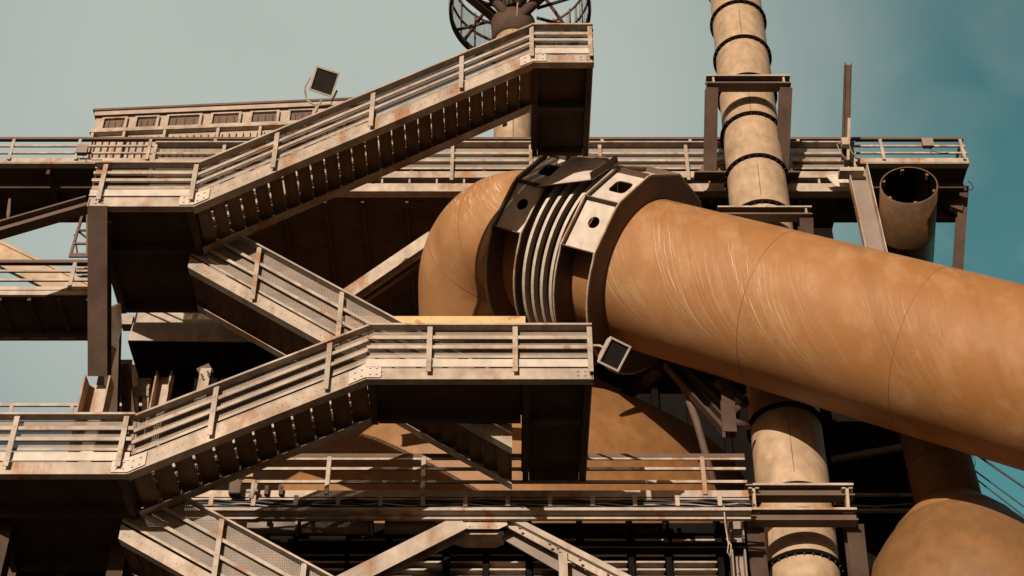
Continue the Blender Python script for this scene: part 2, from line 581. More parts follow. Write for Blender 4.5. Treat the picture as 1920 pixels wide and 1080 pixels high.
def lerp(a, b, t):
    return a + (b - a) * t
def along(pts, x):
    """point of a polyline at world X = x"""
    for a, b in zip(pts[:-1], pts[1:]):
        lo, hi = min(a.x, b.x), max(a.x, b.x)
        if lo - 1e-6 <= x <= hi + 1e-6:
            return lerp(a, b, (x - a.x) / (b.x - a.x)) if abs(b.x - a.x) > 1e-6 else V(a)
    return V(pts[0] if abs(pts[0].x - x) < abs(pts[-1].x - x) else pts[-1])

def railing(root, base, height, posts_x, y0, front=True, mesh=True, rails=2, post_drop=0.32, cap_w=0.22, mat='rail', post_name='post', gap=0.10):
    """base: polyline at floor level (X,Z at depth y0). posts_x: world X of the posts"""
    b = [V((p.x, y0, p.z)) for p in base]
    sg = -1 if front else 1
    def off(pts, h):
        return [V((p.x, p.y, p.z + h)) for p in pts]
    mb = MB()
    mb.sweep(off(b, height), ((-cap_w * .62, cap_w * .38, -0.035, 0.0) if front else (-cap_w * .38, cap_w * .62, -0.035, 0.0)))
    mb.sweep(off(b, height), ((-cap_w * .62 - .012, -cap_w * .62 + 0.012, -0.045, 0.006) if front else (cap_w * .62 - .012, cap_w * .62 + .012, -0.045, 0.006)))
    mb.build('handrail', mat, root)
    for k in range(rails):
        mb = MB()
        hh = height * (0.33 + 0.30 * k) if rails == 2 else height * (k + 1) / (rails + 1)
        mb.sweep(off(b, hh), (-0.06, -0.052 + 0.03, -0.045, 0.045))
        mb.sweep(off(b, hh), (-0.022, 0.05, 0.03, 0.045))
        mb.build('mid_rail', mat, root)
    if mesh:
        mb = MB()
        mb.sweep(off(b, gap), (0.075, 0.083, 0.0, height - gap - 0.05))
        mb.build('mesh_panel', 'mesh', root)
        mb = MB()
        mb.sweep(off(b, gap), (0.060, 0.0745, -0.02, 0.05))
        mb.build('mesh_edge_strip', mat, root)
    for x in posts_x:
        p = along(b, x)
        mb = MB()
        mb.box(p.x - 0.055, p.x + 0.055, y0 - 0.095, y0 - 0.075, p.z - post_drop, p.z + height - 0.05)
        mb.box(p.x - 0.055, p.x - 0.035, y0 - 0.075, y0 + 0.0, p.z - post_drop * .2, p.z + height - 0.05)
        for f in (0.10, 0.45, 0.75):
            bolts(mb, [(p.x, y0 - 0.095, p.z - post_drop + (height + post_drop) * f)], (0, -1, 0), 0.016, 0.012)
        mb.build(post_name, mat, root)

def px_line(pts, Y):
    return [P(x, y, Y) for x, y in pts]

def flight(label, lo_px, hi_px, y0, n, posts_px, rail_h, str_h=0.40, far_posts=True):
    """lo_px, hi_px: where the lower edge of the near string starts and ends"""
    a, b = P(*lo_px, y0), P(*hi_px, y0)
    a.y = b.y = y0
    root = thing("stair_flight", label, "stair flight", (lerp(a, b, .5).x, y0, min(a.z, b.z)), "stair flights of the outdoor stair tower")
    line = [a, b]
    # strings: web plate with flanges, the lower flange turned inwards
    for nm, yy, s in (("near_string", y0, 1), ("far_string", y0 + SW - 0.03, -1)):
        mb = MB()
        mb.sweep(line, (yy - y0 if s > 0 else yy - y0, (yy - y0) + 0.03, 0.022, str_h - 0.022))
        r0, r1 = ((-0.004, 0.25) if s > 0 else (yy - y0 - 0.22, yy - y0 + 0.034))
        mb.sweep(line, (r0, r1, 0.0, 0.022))
        mb.sweep(line, (r0, r1, str_h - 0.022, str_h))
        pts = []
        if s > 0:
            for i in range(n):
                t = (i + 0.5) / n
                q = lerp(a, b, t)
                for dx in (-0.05, 0.05):
                    pts.append(V((q.x + dx, yy, q.z + dx * (b.z - a.z) / (b.x - a.x) + str_h * 0.5)))
            bolts(mb, pts, (0, -1, 0), 0.016, 0.014)
        mb.build(nm, 'tan', root)
    dx = (b.x - a.x) / n
    rise = (b.z - a.z) / n
    up = 1 if (b.z - a.z) * (b.x - a.x) > 0 else -1
    for i in range(n):
        x0 = a.x + dx * i; x1 = x0 + dx
        lo, hi = min(x0, x1) + 0.006, max(x0, x1) - 0.006
        z = a.z + rise * (i + 0.5) + abs(rise) * 0.5 + 0.075
        mb = MB()
        mb.box(lo, hi, y0 + 0.035, y0 + SW - 0.035, z, z + 0.03)
        mb.box(lo, lo + 0.012, y0 + 0.036, y0 + SW - 0.036, z - 0.045, z - 0.002)
        mb.box(hi - 0.012, hi, y0 + 0.036, y0 + SW - 0.036, z - 0.045, z - 0.002)
        mb.build("tread", 'tread', root)
    base = [V((p.x, y0, p.z + str_h)) for p in line]
    pxs = [P(x, y, y0).x for x, y in posts_px]
    railing(root, base, rail_h, pxs, y0 - 0.03, True)
    railing(root, base, rail_h, pxs if far_posts else [], y0 + SW - 0.04, False, post_drop=0.05, cap_w=0.16)
    return a, b

def landing(label, x0px, x1px, ypx, posts_px, rail_h, d_front, d_back=None, back_x=None, end_left=True, end_right=True, gusset=None):
    """ypx: lower edge of the edge beam in the photograph's survey; depth d_front, deeper over back_x"""
    a, b = P(x0px, ypx, YN), P(x1px, ypx, YN)
    z0 = a.z; x0, x1 = a.x, b.x
    root = thing("stair_landing", label, "stair landing", ((x0 + x1) / 2, YN, z0), "landings of the outdoor stair tower")
    mb = MB()          # edge beam in two tiers
    mb.box(x0, x1, YN - 0.004, YN + 0.20, z0, z0 + 0.022)
    mb.box(x0, x1, YN, YN + 0.03, z0 + 0.024, z0 + 0.30)
    bp = []
    for x in (x0 + 0.18, x0 + 0.34, x1 - 0.18, x1 - 0.34):
        for zz in (0.10, 0.21):
            bp.append((x, YN, z0 + zz))
    bolts(mb, bp, (0, -1, 0), 0.026, 0.025)
    mb.build("edge_beam", 'tan', root)
    mb = MB()
    mb.box(x0, x1, YN - 0.03, YN + 0.0, z0 + 0.315, z0 + 0.52)
    mb.box(x0, x1, YN - 0.05, YN - 0.031, z0 + 0.30, z0 + 0.325)
    mb.build("toe_plate", 'cream', root)
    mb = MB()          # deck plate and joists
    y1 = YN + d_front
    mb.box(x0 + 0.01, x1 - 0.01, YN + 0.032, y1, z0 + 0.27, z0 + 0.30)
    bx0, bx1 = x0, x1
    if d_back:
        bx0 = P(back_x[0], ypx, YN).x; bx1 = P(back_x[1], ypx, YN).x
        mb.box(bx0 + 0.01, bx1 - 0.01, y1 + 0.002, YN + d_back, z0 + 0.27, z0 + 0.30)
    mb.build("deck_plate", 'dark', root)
    mb = MB()
    ye = YN + (d_back or d_front)
    for xx in (bx0 + 0.04, bx1 - 0.18):
        mb.box(xx, xx + 0.14, YN + 0.21, ye, z0 + 0.002, z0 + 0.268)
    mb.box(bx0 + 0.19, bx1 - 0.19, YN + 1.62, YN + 1.78, z0 + 0.05, z0 + 0.268)
    mb.box(bx0 + 0.19, bx1 - 0.19, ye - 0.12, ye, z0 + 0.03, z0 + 0.268)
    if bx0 - x0 > 1:
        mb.box(x0 + 0.04, x0 + 0.18, YN + 0.21, y1, z0 + 0.002, z0 + 0.268)
        mb.box(x0 + 0.19, bx0 - 0.01, y1 - 0.14, y1 - 0.01, z0 + 0.03, z0 + 0.268)
    mb.build("joist", 'dark', root)
    base = [V((x0, YN, z0 + 0.52)), V((x1, YN, z0 + 0.52))]
    pxs = [P(x, ypx, YN).x for x in posts_px]
    railing(root, base, rail_h, pxs, YN - 0.03, True, post_drop=0.40)
    # end railings running back
    for flag, xx in ((end_left, x0 + 0.03), (end_right, x1 - 0.03)):
        if not flag: continue
        mb = MB()
        dd = d_back or d_front
        pts = [V((xx, YN, z0 + 0.52)), V((xx, YN + dd, z0 + 0.52))]
        for hh, w in ((rail_h - .02, 0.10), (rail_h * .33, 0.04), (rail_h * .63, 0.04)):
            mb.sweep([p + V((0, 0, hh)) for p in pts], (-w / 2, w / 2, -0.04, 0.0), (1, 0, 0))
        mb.sweep(pts, (-0.012, 0.012, -0.5, -0.28), (1, 0, 0))
        mb.box(xx - 0.03, xx + 0.03, YN + dd - 0.06, YN + dd, z0 + 0.31, z0 + rail_h + 0.44)
        mb.build("end_rail", 'rail', root)
    if gusset:
        gx, sgn, slope = gusset   # splice plate at the knee
        xw = P(gx, ypx, YN).x
        mb = MB()
        pts = [V((xw - sgn * 0.34, YN - 0.012, z0 + 0.03)), V((xw, YN - 0.012, z0 + 0.03)), V((xw + sgn * 0.34, YN - 0.012, z0 + 0.03 + slope * 0.34)),
               V((xw + sgn * 0.34, YN - 0.012, z0 + 0.36 + slope * 0.34)), V((xw, YN - 0.012, z0 + 0.40)), V((xw - sgn * 0.34, YN - 0.012, z0 + 0.40))]
        mb.prism(pts, (0, -0.02, 0))
        bp = []
        for u in (-0.24, -0.10, 0.08, 0.22):
            for w in (0.11, 0.27):
                zz = z0 + w + (slope * u if u > 0 else 0)
                bp.append((xw + sgn * u, YN - 0.032, zz))
        bolts(mb, bp, (0, -1, 0), 0.024, 0.025)
        mb.build("splice_plate", 'cream', root)
    return root

landing("left upper landing above the steel knee brace, foot of the top flight", 163, 362, 387, (184, 357), 0.80, SW, 4.0, (163, 362), True, False, (362, 1, .64))
landing("top landing with a dark rusty underside, highest deck of the stairs", 997, 1114, 117, (992, 1108), 0.80, SW, 2 * SW, (997, 1114), False, True, (1000, -1, -.6))
landing("long middle landing ending beside the white hanging floodlight", 684, 1113, 711, (803, 966, 1108), 0.88, SW, 4.0, (978, 1113), False, True, (684, -1, -.55))
landing("bottom left landing with rust stained edge beam, lowest deck of the stairs", -70, 237, 889, (10, 220), 0.90, SW, 4.0, (-70, 232), True, False, (238, 1, .55))
flight("top flight climbing right to the highest landing under the cage platform", (362, 388), (998, 118), YN, 25, [(512, 322), (695, 245), (864, 173)], 0.92)
flight("lower flight climbing right to the long middle landing, widest treads", (238, 889), (686, 711), YN, 12, [(395, 815), (612, 728)], 0.98)
flight("middle flight descending right behind the long middle landing", (352, 501), (960, 840), Y2, 24, [(475, 560), (634, 640), (800, 735)], 1.36, 0.36)
flight("bottom flight dropping right out of the frame under the lowest landing", (222, 1010), (800, 1335), Y2, 22, [(402, 1090), (560, 1180)], 1.36, 0.36)

# knee brace and columns of the tower
def brace(name, label, cat, p0, p1, w, h, mat, up=(0, -1, 0), kind='i', group=None, bev=0.0, tf=0.04, tw=0.03):
    mb = MB()
    if kind == 'i': mb.ibeam(p0, p1, w, h, tf, tw, up)
    elif kind == 'c':   # channel, open to the viewer
        mb.bar(p0, p1, w, tw, up, 0, -h / 2 + tw / 2)
        mb.bar(p0, p1, tf, h - tw, up, -w / 2 + tf / 2, tw / 2)
        mb.bar(p0, p1, tf, h - tw, up, w / 2 - tf / 2, tw / 2)
    else: mb.bar(p0, p1, w, h, up)
    return tag(mb.build(name, mat, None, bev), label, cat, group)

zc = P(163, 387, YN).z
kx = P(182, 395, YN).x
kd = V((0, SP, -CP))
k0 = V((kx, YN + 0.10, zc + 0.10)); k1 = k0 + kd * 4.0
brace("knee_brace", "dark steel knee brace under the left upper landing", "brace", k0, k1, 0.46, 0.40, 'dark', (0, CP, SP))
cb = k1
brace("tower_column", "sunlit tan channel column below the knee brace", "column", V((kx, k1.y + 0.06, k1.z - 0.1)), V((kx - 0.10, k1.y + 0.2, P(100, 880, YN).z + .3)), 0.62, 0.45, 'tan', (0, -1, 0), 'c')
mb = MB()
q0 = P(206, 575, 29.8); q1 = P(224, 568, 30.2); q2 = P(226, 612, 30.2); q3 = P(206, 690, 29.8)
mb.prism([q0, q1, q2, q3], (0.03, 0.05, 0.0))
tag(mb.build("gusset_plate", 'tan'), "tan gusset plate right of the dark knee brace", "gusset plate")
bl = P(20, 900, 29.6)
brace("landing_post", "dark post holding up the bottom left landing", "column", V((P(22, 900, 29.2).x, 29.4, P(22, 900, 29.4).z)), V((P(22, 900, 29.2).x, 29.4, 0)), 0.5, 0.4, 'dark')
brace("landing_post", "dark post under the right end of the bottom left landing", "column", V((P(215, 960, 29.2).x, 30.2, P(215, 960, 30.2).z)), V((P(215, 960, 29.2).x, 30.2, 0)), 0.35, 0.35, 'dark')

# ------------------------------------------------------------------ the great orange duct
RD = 2.10
c0 = ray(1280, 532) * 42.2 + V((0, 0, CAM_Z))
c1 = ray(1920, 707) * 36.6 + V((0, 0, CAM_Z))
D1 = (c0 - c1).normalized()                 # up, left and away from the viewer
D2 = V((0.0, 0.82, -0.57)).normalized()     # after the bend: down and away
# corner of the two centre lines
tt = (-0.72 - c0.x) / D1.x
CORN = c0 + D1 * tt
bend = math.acos(max(-1, min(1, D1.dot(D2))))
RB = 1.6
TL = RB * math.tan(bend / 2)
T1 = CORN - D1 * TL
T2 = CORN + D2 * TL
duct = thing("gas_duct", "huge glossy orange duct sloping down to the right edge, with elbow and bellows", "duct", (T1.x, T1.y, T1.z))

def duct_tube(mb, path, dirs, rad, n=128):
    """path of centres with directions; UV follows the gravity runs on the skin"""
    o = len(mb.v)
    L = 0.0
    for i, (p, d) in enumerate(zip(path, dirs)):
        if i: L += (path[i] - path[i - 1]).length
        up = V((0, 0, 1))
        e1 = (up - d * up.dot(d))
        e1.normalize()
        e2 = d.cross(e1)
        sinI = max(0.05, abs(d.z)); cosI = math.sqrt(max(1e-4, 1 - d.z * d.z))
        rr = rad[i] if isinstance(rad, (list, tuple)) else rad
        for k in range(n + 1):
            a = 2 * math.pi * k / n
            mb.v.append(p + (e1 * math.cos(a) + e2 * math.sin(a)) * rr)
            ph = min(math.pi - 0.04, max(0.04, abs(((a + math.pi) % (2 * math.pi)) - math.pi)))
            u = L * (1 if d.z > 0 else 1) + (1 if d.z > 0 else -1) * rr * (sinI / cosI) * math.log(math.tan(ph / 2))
            mb.uv[len(mb.v) - 1] = (u, L + rr * ph)
    for i in range(len(path) - 1):
        for k in range(n):
            a = o + i * (n + 1) + k
            mb.face([a, a + 1, a + n + 2, a + n + 1], True)

END = c1 - D1 * 9.0
Ltot = (T1 - END).length
mb = MB()
N = 60
duct_tube(mb, [lerp(END, T1, i / N) for i in range(N + 1)], [D1] * (N + 1), RD)
mb.build("main_pipe", 'tan', duct)
# elbow in segments
axis = D1.cross(D2).normalized()
cen = T1 + (D2 - D1 * D2.dot(D1)).normalized() * RB
NE = 28
path, dirs = [], []
for i in range(NE + 1):
    a = bend * i / NE
    rm = Matrix.Rotation(a, 3, axis)
    path.append(cen + rm @ (T1 - cen)); dirs.append(rm @ D1)
LEG = 8.6
for i in range(1, 9):
    path.append(T2 + D2 * (LEG * i / 8)); dirs.append(V(D2))
mb = MB()
duct_tube(mb, path, dirs, RD * 0.985)
mb.build("elbow", 'tan', duct)
def seam(parent, c, d, r, w=0.014, t=0.014, mat='brown', n=96):
    mb = MB()
    mb.lathe(c, d, [(-w, r - 0.02), (-w, r + t), (w, r + t), (w, r - 0.02)], n, True, True)
    return mb.build("weld_seam", mat, parent)
for i in (9, 19):
    seam(duct, path[i], dirs[i], RD * 0.985, 0.012, 0.006, 'duct_seam')
def axis_at(px):
    """centre of the duct at image column px"""
    lo, hi = 0.0, 1.0
    A, B = CORN, END
    for _ in range(60):
        m = (lo + hi) / 2
        p = lerp(A, B, m)
        q = p - V((0, 0, CAM_Z))
        dpt = q.y * CP + q.z * SP
        x = 960 + FPX * q.x / dpt
        if x < px: lo = m
        else: hi = m
    return lerp(A, B, (lo + hi) / 2)
for px in (1462, 1742):
    seam(duct, axis_at(px), D1, RD, 0.011, 0.007, 'duct_seam')

# stiffened collars and bellows
M['duct'] = duct_mat()
for o_ in duct.children:
    if o_.name.split('.')[0] in ('main_pipe', 'elbow'):
        o_.data.materials[0] = M['duct']
E1 = (V((0, 0, 1)) - D1 * D1.z).normalized()          # highest point of the section
E2 = D1.cross(E1)                                       # sideways; sign fixed below
if E2.x > 0: E2 = -E2                                   # E2 points left/front
def radial(a):
    """a = 0 at the top of the section, positive towards the viewer's left/front side"""
    return E1 * math.cos(a) + E2 * math.sin(a)
ROUT = 1.37 * RD
NS = 12
STEP = 2 * math.pi / NS
PH = R(12)
def corner(k, c, r):
    return c + radial((k + 0.5) * STEP + PH) * r
def collar(px_l, px_r, lugs, name="stiffener_collar"):
    cl, cr = axis_at(px_l), axis_at(px_r)
    root = None
    mbp = MB()
    for c in (cl, cr):
        n = 80
        o = len(mbp.v)
        ro = ROUT
        # polygonal outside over the lugs, round elsewhere
        outer = []
        for k in range(n):
            a = -math.pi + 2 * math.pi * k / n
            ap = a - PH
            m = ((ap / STEP + 0.5) % 1.0) - 0.5
            poly = ROUT * math.cos(STEP / 2) / math.cos(m * STEP)
            rr = poly if any(abs((((ap / STEP) - q + 0.5 * NS) % NS) - 0.5 * NS) < 0.52 for q in lugs) else ROUT * 0.985
            outer.append(c + radial(a) * rr)
        inner = [c + radial(-math.pi + 2 * math.pi * k / n) * (RD - 0.03) for k in range(n)]
        th = D1 * 0.035
        mbp.v += outer + inner + [p + th for p in outer] + [p + th for p in inner]
        for k in range(n):
            j = (k + 1) % n
            mbp.face([o + k, o + j, o + n + j, o + n + k])
            mbp.face([o + 2 * n + k, o + 3 * n + k, o + 3 * n + j, o + 2 * n + j])
            mbp.face([o + k, o + 2 * n + k, o + 2 * n + j, o + j])
    # radial ribs at the lug corners
    root = mbp.build(name, 'brown', duct)  # brown puts the shade of the plate faces into the colour
    for c in (cl, cr):      # tan rim painting the sunlit edge of each plate
        rim = MB(); n = 80; o = 0
        lo_, hi_ = [], []
        for k in range(n):
            a = -math.pi + 2 * math.pi * k / n
            ap = a - PH
            m = ((ap / STEP + 0.5) % 1.0) - 0.5
            poly = ROUT * math.cos(STEP / 2) / math.cos(m * STEP)
            rr = poly if any(abs((((ap / STEP) - q + 0.5 * NS) % NS) - 0.5 * NS) < 0.52 for q in lugs) else ROUT * 0.985
            hi_.append(radial(a) * (rr + .006)); lo_.append(radial(a) * (rr - .05))
        for dd in (-.006, .041):
            rim.v += [c + p + D1 * dd for p in hi_] + [c + p + D1 * dd for p in lo_]
        for k in range(n):
            j = (k + 1) % n
            rim.face([k, j, n + j, n + k]); rim.face([2 * n + k, 3 * n + k, 3 * n + j, 2 * n + j])
            rim.face([k, 2 * n + k, 2 * n + j, j]); rim.face([n + k, n + j, 3 * n + j, 3 * n + k])
        rim.build("plate_rim", 'tan', root)
    ribs = set()
    for k in lugs:
        ribs.add(k); ribs.add(k - 1)
    for k in sorted(ribs):
        mr_ = MB()
        rd = radial((k + 0.5) * STEP + PH)
        a, b = cl + D1 * -0.002, cr + D1 * 0.037
        mr_.bar(a + rd * (RD + 0.0) , b + rd * (RD + 0.0), 0.03, 0.02, rd)
        w = D1.cross(rd).normalized() * 0.014
        q = [a + rd * (RD - 0.02), b + rd * (RD - 0.02), b + rd * (ROUT + 0.015), a + rd * (ROUT + 0.015)]
        mr_.prism([p - w for p in q], w * 2)
        mr_.build("rib", 'brown', root)
    for k, hole in lugs.items():
        w = V(radial(k * STEP + PH))
        rr = ROUT - 0.14
        # cover plate sits a little inside the plates' rims
        i0, i1 = corner(k - 1, cl, rr), corner(k, cl, rr)
        j0, j1 = corner(k - 1, cr, rr), corner(k, cr, rr)
        ins = 0.04
        quad = [lerp(i0, j0, 0.03), lerp(j0, i0, 0.03), lerp(j1, i1, 0.03), lerp(i1, j1, 0.03)]
        mb = MB()
        mb.holed_plate(quad, (0.5, 0.42), 0.17 if hole == 'round' else 0.27, 0.03, w, hole != 'round')
        mb.build("lug_plate", 'cream', root)
    return root
LUG = {3: 'round', 2: 'square', 1: 'round', 0: 'square', -1: 'round'}
collar(1030, 1083, LUG)
collar(1156, 1217, LUG)
# bellows
cA, cB = axis_at(1083), axis_at(1156)
Lb = (cB - cA).length
dB = (cB - cA).normalized()
bel = None
prof = []
nb = 4
mb = MB()
rows = [(0.0, RD)]
for k in range(nb):
    s0 = Lb * (0.06 + 0.90 * k / nb); s1 = Lb * (0.06 + 0.90 * (k + 1) / nb)
    w = s1 - s0
    rows += [(s0, RD * 1.02), (s0 + w * .28, RD * 1.08), (s0 + w * .42, RD * 1.225), (s0 + w * .5, RD * 1.24), (s0 + w * .58, RD * 1.225), (s0 + w * .72, RD * 1.08), (s1 - 0.004, RD * 1.02)]
rows.append((Lb, RD))
mb.lathe(cA, dB, rows, 128, True)
mb.build("bellows", 'dark', duct)  # dark paint for the shade between the rings
for k in range(nb):
    s0 = Lb * (0.06 + 0.90 * (k + 0.5) / nb)
    mb = MB()
    mb.lathe(cA + dB * s0, dB, [(-0.045, RD * 1.21), (-0.045, RD * 1.30), (0.045, RD * 1.30), (0.045, RD * 1.21)], 128, True, True, (0, 1, 2, 3))
    mb.build("bellows_ring", 'cream', duct)  # cream paints the lit edges of the folds
# bracket tray bridging the two collars
tp0 = axis_at(1083) - D1 * -0.04; tp1 = axis_at(1156) - D1 * 0.04
tp0, tp1 = axis_at(1078), axis_at(1150)
a0, a1 = 1.55 * STEP + PH, 2.45 * STEP + PH
ro_ = ROUT + .07
c00, c10, c11, c01 = tp0 + radial(a0) * ro_, tp1 + radial(a0 - .10) * ro_, tp1 + radial(a1 - .16) * ro_, tp0 + radial(a1 + .06) * ro_
nn_ = radial((a0 + a1) / 2)
mb = MB(); mb.prism([c00, c10, c11, c01], nn_ * -.03)
bt = mb.build("bridge_plate", 'cream', duct)
mb = MB()
sk = radial(a1) * .10 + D1.cross(radial(a1)).normalized() * 0
dn = (radial(a1 + .9)).normalized() * .34
mb.prism([c01, c11, c11 + dn, c01 + dn], nn_ * -.025)
mb.prism([c11 + nn_ * .002, c10 + nn_ * .002, c10 + nn_ * .22, c11 + nn_ * .22], (c01 - c11).normalized() * .03)
mb.build("bridge_skirt", 'brown', bt)

# ------------------------------------------------------------------ dust catcher below the elbow
legend = T2 + D2 * (LEG - 0.8)
DC = V((legend.x + 0.05, legend.y + 0.9, 0))
zt = P(922, 775, DC.y).z
mb = MB()
def hw(px_half, x, y):
    return px_half / FPX * depth(x, y, DC.y)
zb = P(922, 1000, DC.y).z
r_b = hw(492, 922, 1000)
zslope = (zt - zb)
dust = thing("dust_catcher", "orange conical vessel top behind the lower catwalk railing", "vessel", (DC.x, DC.y, 0))
rt = hw(205, 922, 775)
zsl = P(900, 933, 31.2).z - .6
mb.lathe(V((DC.x, DC.y, 0)), (0, 0, 1), [(zsl - .02, 2.0), (zsl, min(r_b, DC.y - 33.0)), (zb - 2.0, min(r_b * 1.05, DC.y - 32.6)), (zb, r_b), (zt, rt), (zt + 2.2, max(1.9, rt - 2.2 * (r_b - rt) / (zt - zb))), (zt + 2.21, 0.01)], 96, True)
mb.build("vessel_shell", 'ochre', dust)
mb = MB()
sa = R(212)
for a0, a1 in ((0.0, 1.0),):
    p0 = V((DC.x + math.cos(sa) * rt * .9, DC.y + math.sin(sa) * rt * .9, zt + 0.4)); p1 = V((DC.x + math.cos(sa) * (r_b + .03), DC.y + math.sin(sa) * (r_b + .03), zb))
    mb.bar(p0, p1, 0.05, 0.05)
mb.build("weld_strip", 'brown', dust)

# ------------------------------------------------------------------ upper level: walkway, gallery, machine house
YU = 38.0
def straight_rail(root, x0, x1, z, y, h, posts, mat='rail', cap='brown', mesh=False, w=0.14, rails=2, post_w=0.10):
    base = [V((x0, y, z)), V((x1, y, z))]
    mb = MB(); mb.sweep([p + V((0, 0, h)) for p in base], (-w / 2, w / 2, -0.10, 0.0)); mb.build('handrail', cap, root)
    for k in range(rails):
        mb = MB(); hh = h * (0.30 + 0.33 * k)
        mb.sweep([p + V((0, 0, hh)) for p in base], (-0.03, 0.03, -0.035, 0.035)); mb.build('mid_rail', mat, root)
    for x in posts:
        mb = MB()
        mb.box(x - post_w / 2, x + post_w / 2, y - 0.075, y - 0.045, z - 0.05, z + h - 0.10)
        mb.box(x - post_w / 2, x - post_w / 2 + 0.02, y - 0.045, y + 0.04, z - 0.05, z + h - 0.10)
        mb.build('post', mat, root)

zu = P(100, 300, YU).z
xu0, xu1 = P(-90, 300, YU).x, P(1815, 296, YU).x
uw = thing("upper_walkway", "long upper walkway with thin open railing across the top of the works", "walkway", ((xu0 + xu1) / 2, YU, zu))
mb = MB()
mb.box(xu0, xu1, YU, YU + 0.04, zu - 0.10, zu + 0.10)
mb.box(xu0, xu1, YU - 0.02, YU + 0.22, zu - 0.18, zu - 0.14)
mb.build("edge_beam", 'tan', uw)
mb = MB()
mb.box(xu0, xu1, YU + 0.045, YU + 2.3, zu - 0.14, zu - 0.06)
for i in range(14):
    xx = lerp(xu0, xu1, (i + .3) / 14)
    mb.box(xx, xx + 0.12, YU + 0.25, YU + 2.2, zu - 0.42, zu - 0.142)
mb.box(xu0, xu1, YU + 2.31, YU + 2.55, zu - 0.55, zu)
mb.box(xu0, xu1, YU + 0.95, YU + 1.15, zu - 0.40, zu - 0.143)
mb.build("deck_plate", 'dark', uw)
straight_rail(uw, xu0, xu1, zu + 0.02, YU, 1.02, [P(x, 290, YU).x for x in (20, 145, 278, 400, 560, 808, 1130, 1296, 1500, 1655, 1806)])
# end frame on the right
mb = MB()
mb.box(xu1 - 0.10, xu1, YU + 0.05, YU + 2.3, zu + 0.92, zu + 1.0)
mb.box(xu1 - 0.10, xu1, YU + 0.05, YU + 2.3, zu + 0.45, zu + 0.52)
mb.box(xu1 - 0.12, xu1 - 0.02, YU + 2.2, YU + 2.3, zu, zu + 0.92)
mb.build("end_rail", 'rail', uw)
for px, py, lab in ((155, 284, "small brown junction box on the upper railing left of the machine house"), (1738, 271, "small brown junction box on the upper railing at its right end")):
    c = P(px, py, YU - 0.15)
    bx = thing("junction_box", lab, "junction box", c)
    mb = MB(); mb.box(c.x - .17, c.x + .17, c.y - .12, c.y + .05, c.z - .17, c.z + .17); mb.build("casing", 'brown', bx, 0.015)
    mb = MB(); mb.box(c.x - .19, c.x + .19, c.y - .15, c.y - .122, c.z - .19, c.z + .19); mb.build("cover", 'grey', bx)
    mb = MB(); mb.tube([V((c.x + .05, c.y, c.z - .15)), V((c.x + .1, c.y, c.z - .32)), V((c.x + .4, c.y + .05, c.z - .36)), V((c.x + .7, c.y + .1, c.z - .3))], 0.015, 6); mb.build("cable", 'cable', bx)

# bracket at the right end of the walkway
yb = YU + 2.2
br = thing("end_bracket", "dark bracket column under the right end of the upper walkway", "bracket", P(1795, 500, 38))
mb = MB()
mb.ibeam(P(1806, 352, 39.7), P(1788, 620, 41.1), 0.32, 0.32, 0.04, 0.03, (0, -1, 0))
mb.build("leg", 'dark', br)
mb = MB()
mb.prism([P(1757, 372, 39.7), P(1812, 372, 39.7), P(1804, 395, 39.7), P(1786, 388, 39.7)], (0, .25, 0))
mb.build("haunch", 'dark', br)
mb = MB()
lc = P(1818, 352, 38.3)
mb.tube([lc + V((0, 0, .30)), lc + V((.10, 0, .22)), lc + V((.12, 0, 0)), lc + V((.02, 0, -.12)), lc + V((-.05, 0, -.05))], 0.022, 6)
tag(mb.build("cable_loop", 'cable'), "black cable loop hanging off the right end of the upper walkway", "cable")

# gallery with mesh railing
YG = 36.9
gal = thing("gallery", "upper gallery with mesh railing behind the top landing, over a dark rusty floor", "gallery", (P(900, 330, YG).x, YG, P(900, 330, YG).z))
zg = P(900, 331, YG).z
xg0, xg1 = P(282, 331, YG).x, P(1612, 331, YG).x
mb = MB()
mb.box(xg0, xg1, YG, YG + 0.03, zg - 0.02, zg + 0.24)
mb.box(xg0, xg1, YG - 0.02, YG + 0.30, zg - 0.06, zg - 0.024)
mb.build("toe_plate", 'tan', gal)
mb = MB()
mb.box(xg0, xg1, YG + 0.05, YG + 0.08, zg - 0.62, zg - 0.26)
mb.box(xg0, xg1, YG + 0.0, YG + 0.30, zg - 0.66, zg - 0.624)
mb.build("edge_beam", 'tan', gal)
mb = MB()
for i in range(26):
    xx = lerp(xg0, xg1, (i + .5) / 26)
    mb.box(xx - .03, xx + .03, YG + 0.04, YG + 0.16, zg - 0.255, zg - 0.064)
mb.build("spacer", 'rail', gal)
zs = zg - 0.70
mb = MB()
xs0, xs1 = P(250, 400, YG).x, P(1585, 400, YG).x
mb.box(xs0, xs1, YG + 0.32, YG + 9.4, zs + .04, zs + 0.16)
mb.box(xs0, xs1, YG + 9.41, YG + 9.5, zs - .2, zs + 3)
for px in (545, 622, 690, 770, 880, 1200, 1320, 1480):
    xx = P(px, 480, YG + 3).x
    mb.box(xx - .05, xx + .05, YG + 0.4, YG + 8.7, zs - 0.10, zs + 0.037)
mb.build("floor_plate", 'dark', gal)
mb = MB()
yy = YG + 0.75
zp = P(600, 366, yy).z
mb.tube([V((P(480, 366, yy).x, yy, zp)), V((P(1560, 366, yy).x, yy, zp))], 0.17, 20)
mb.build("service_pipe", 'rail', gal)
mb = MB()
for px in (470, 676, 786, 1250, 1385, 1545):
    c = P(px, 360, YG + .3)
    mb.box(c.x - .16, c.x + .16, YG + .45, YG + .50, zp - .36, zs + .04)
    mb.box(c.x - .16, c.x + .16, YG + .50, YG + 1.0, zp - .36, zp - .32)
mb.build("hanger", 'brown', gal)
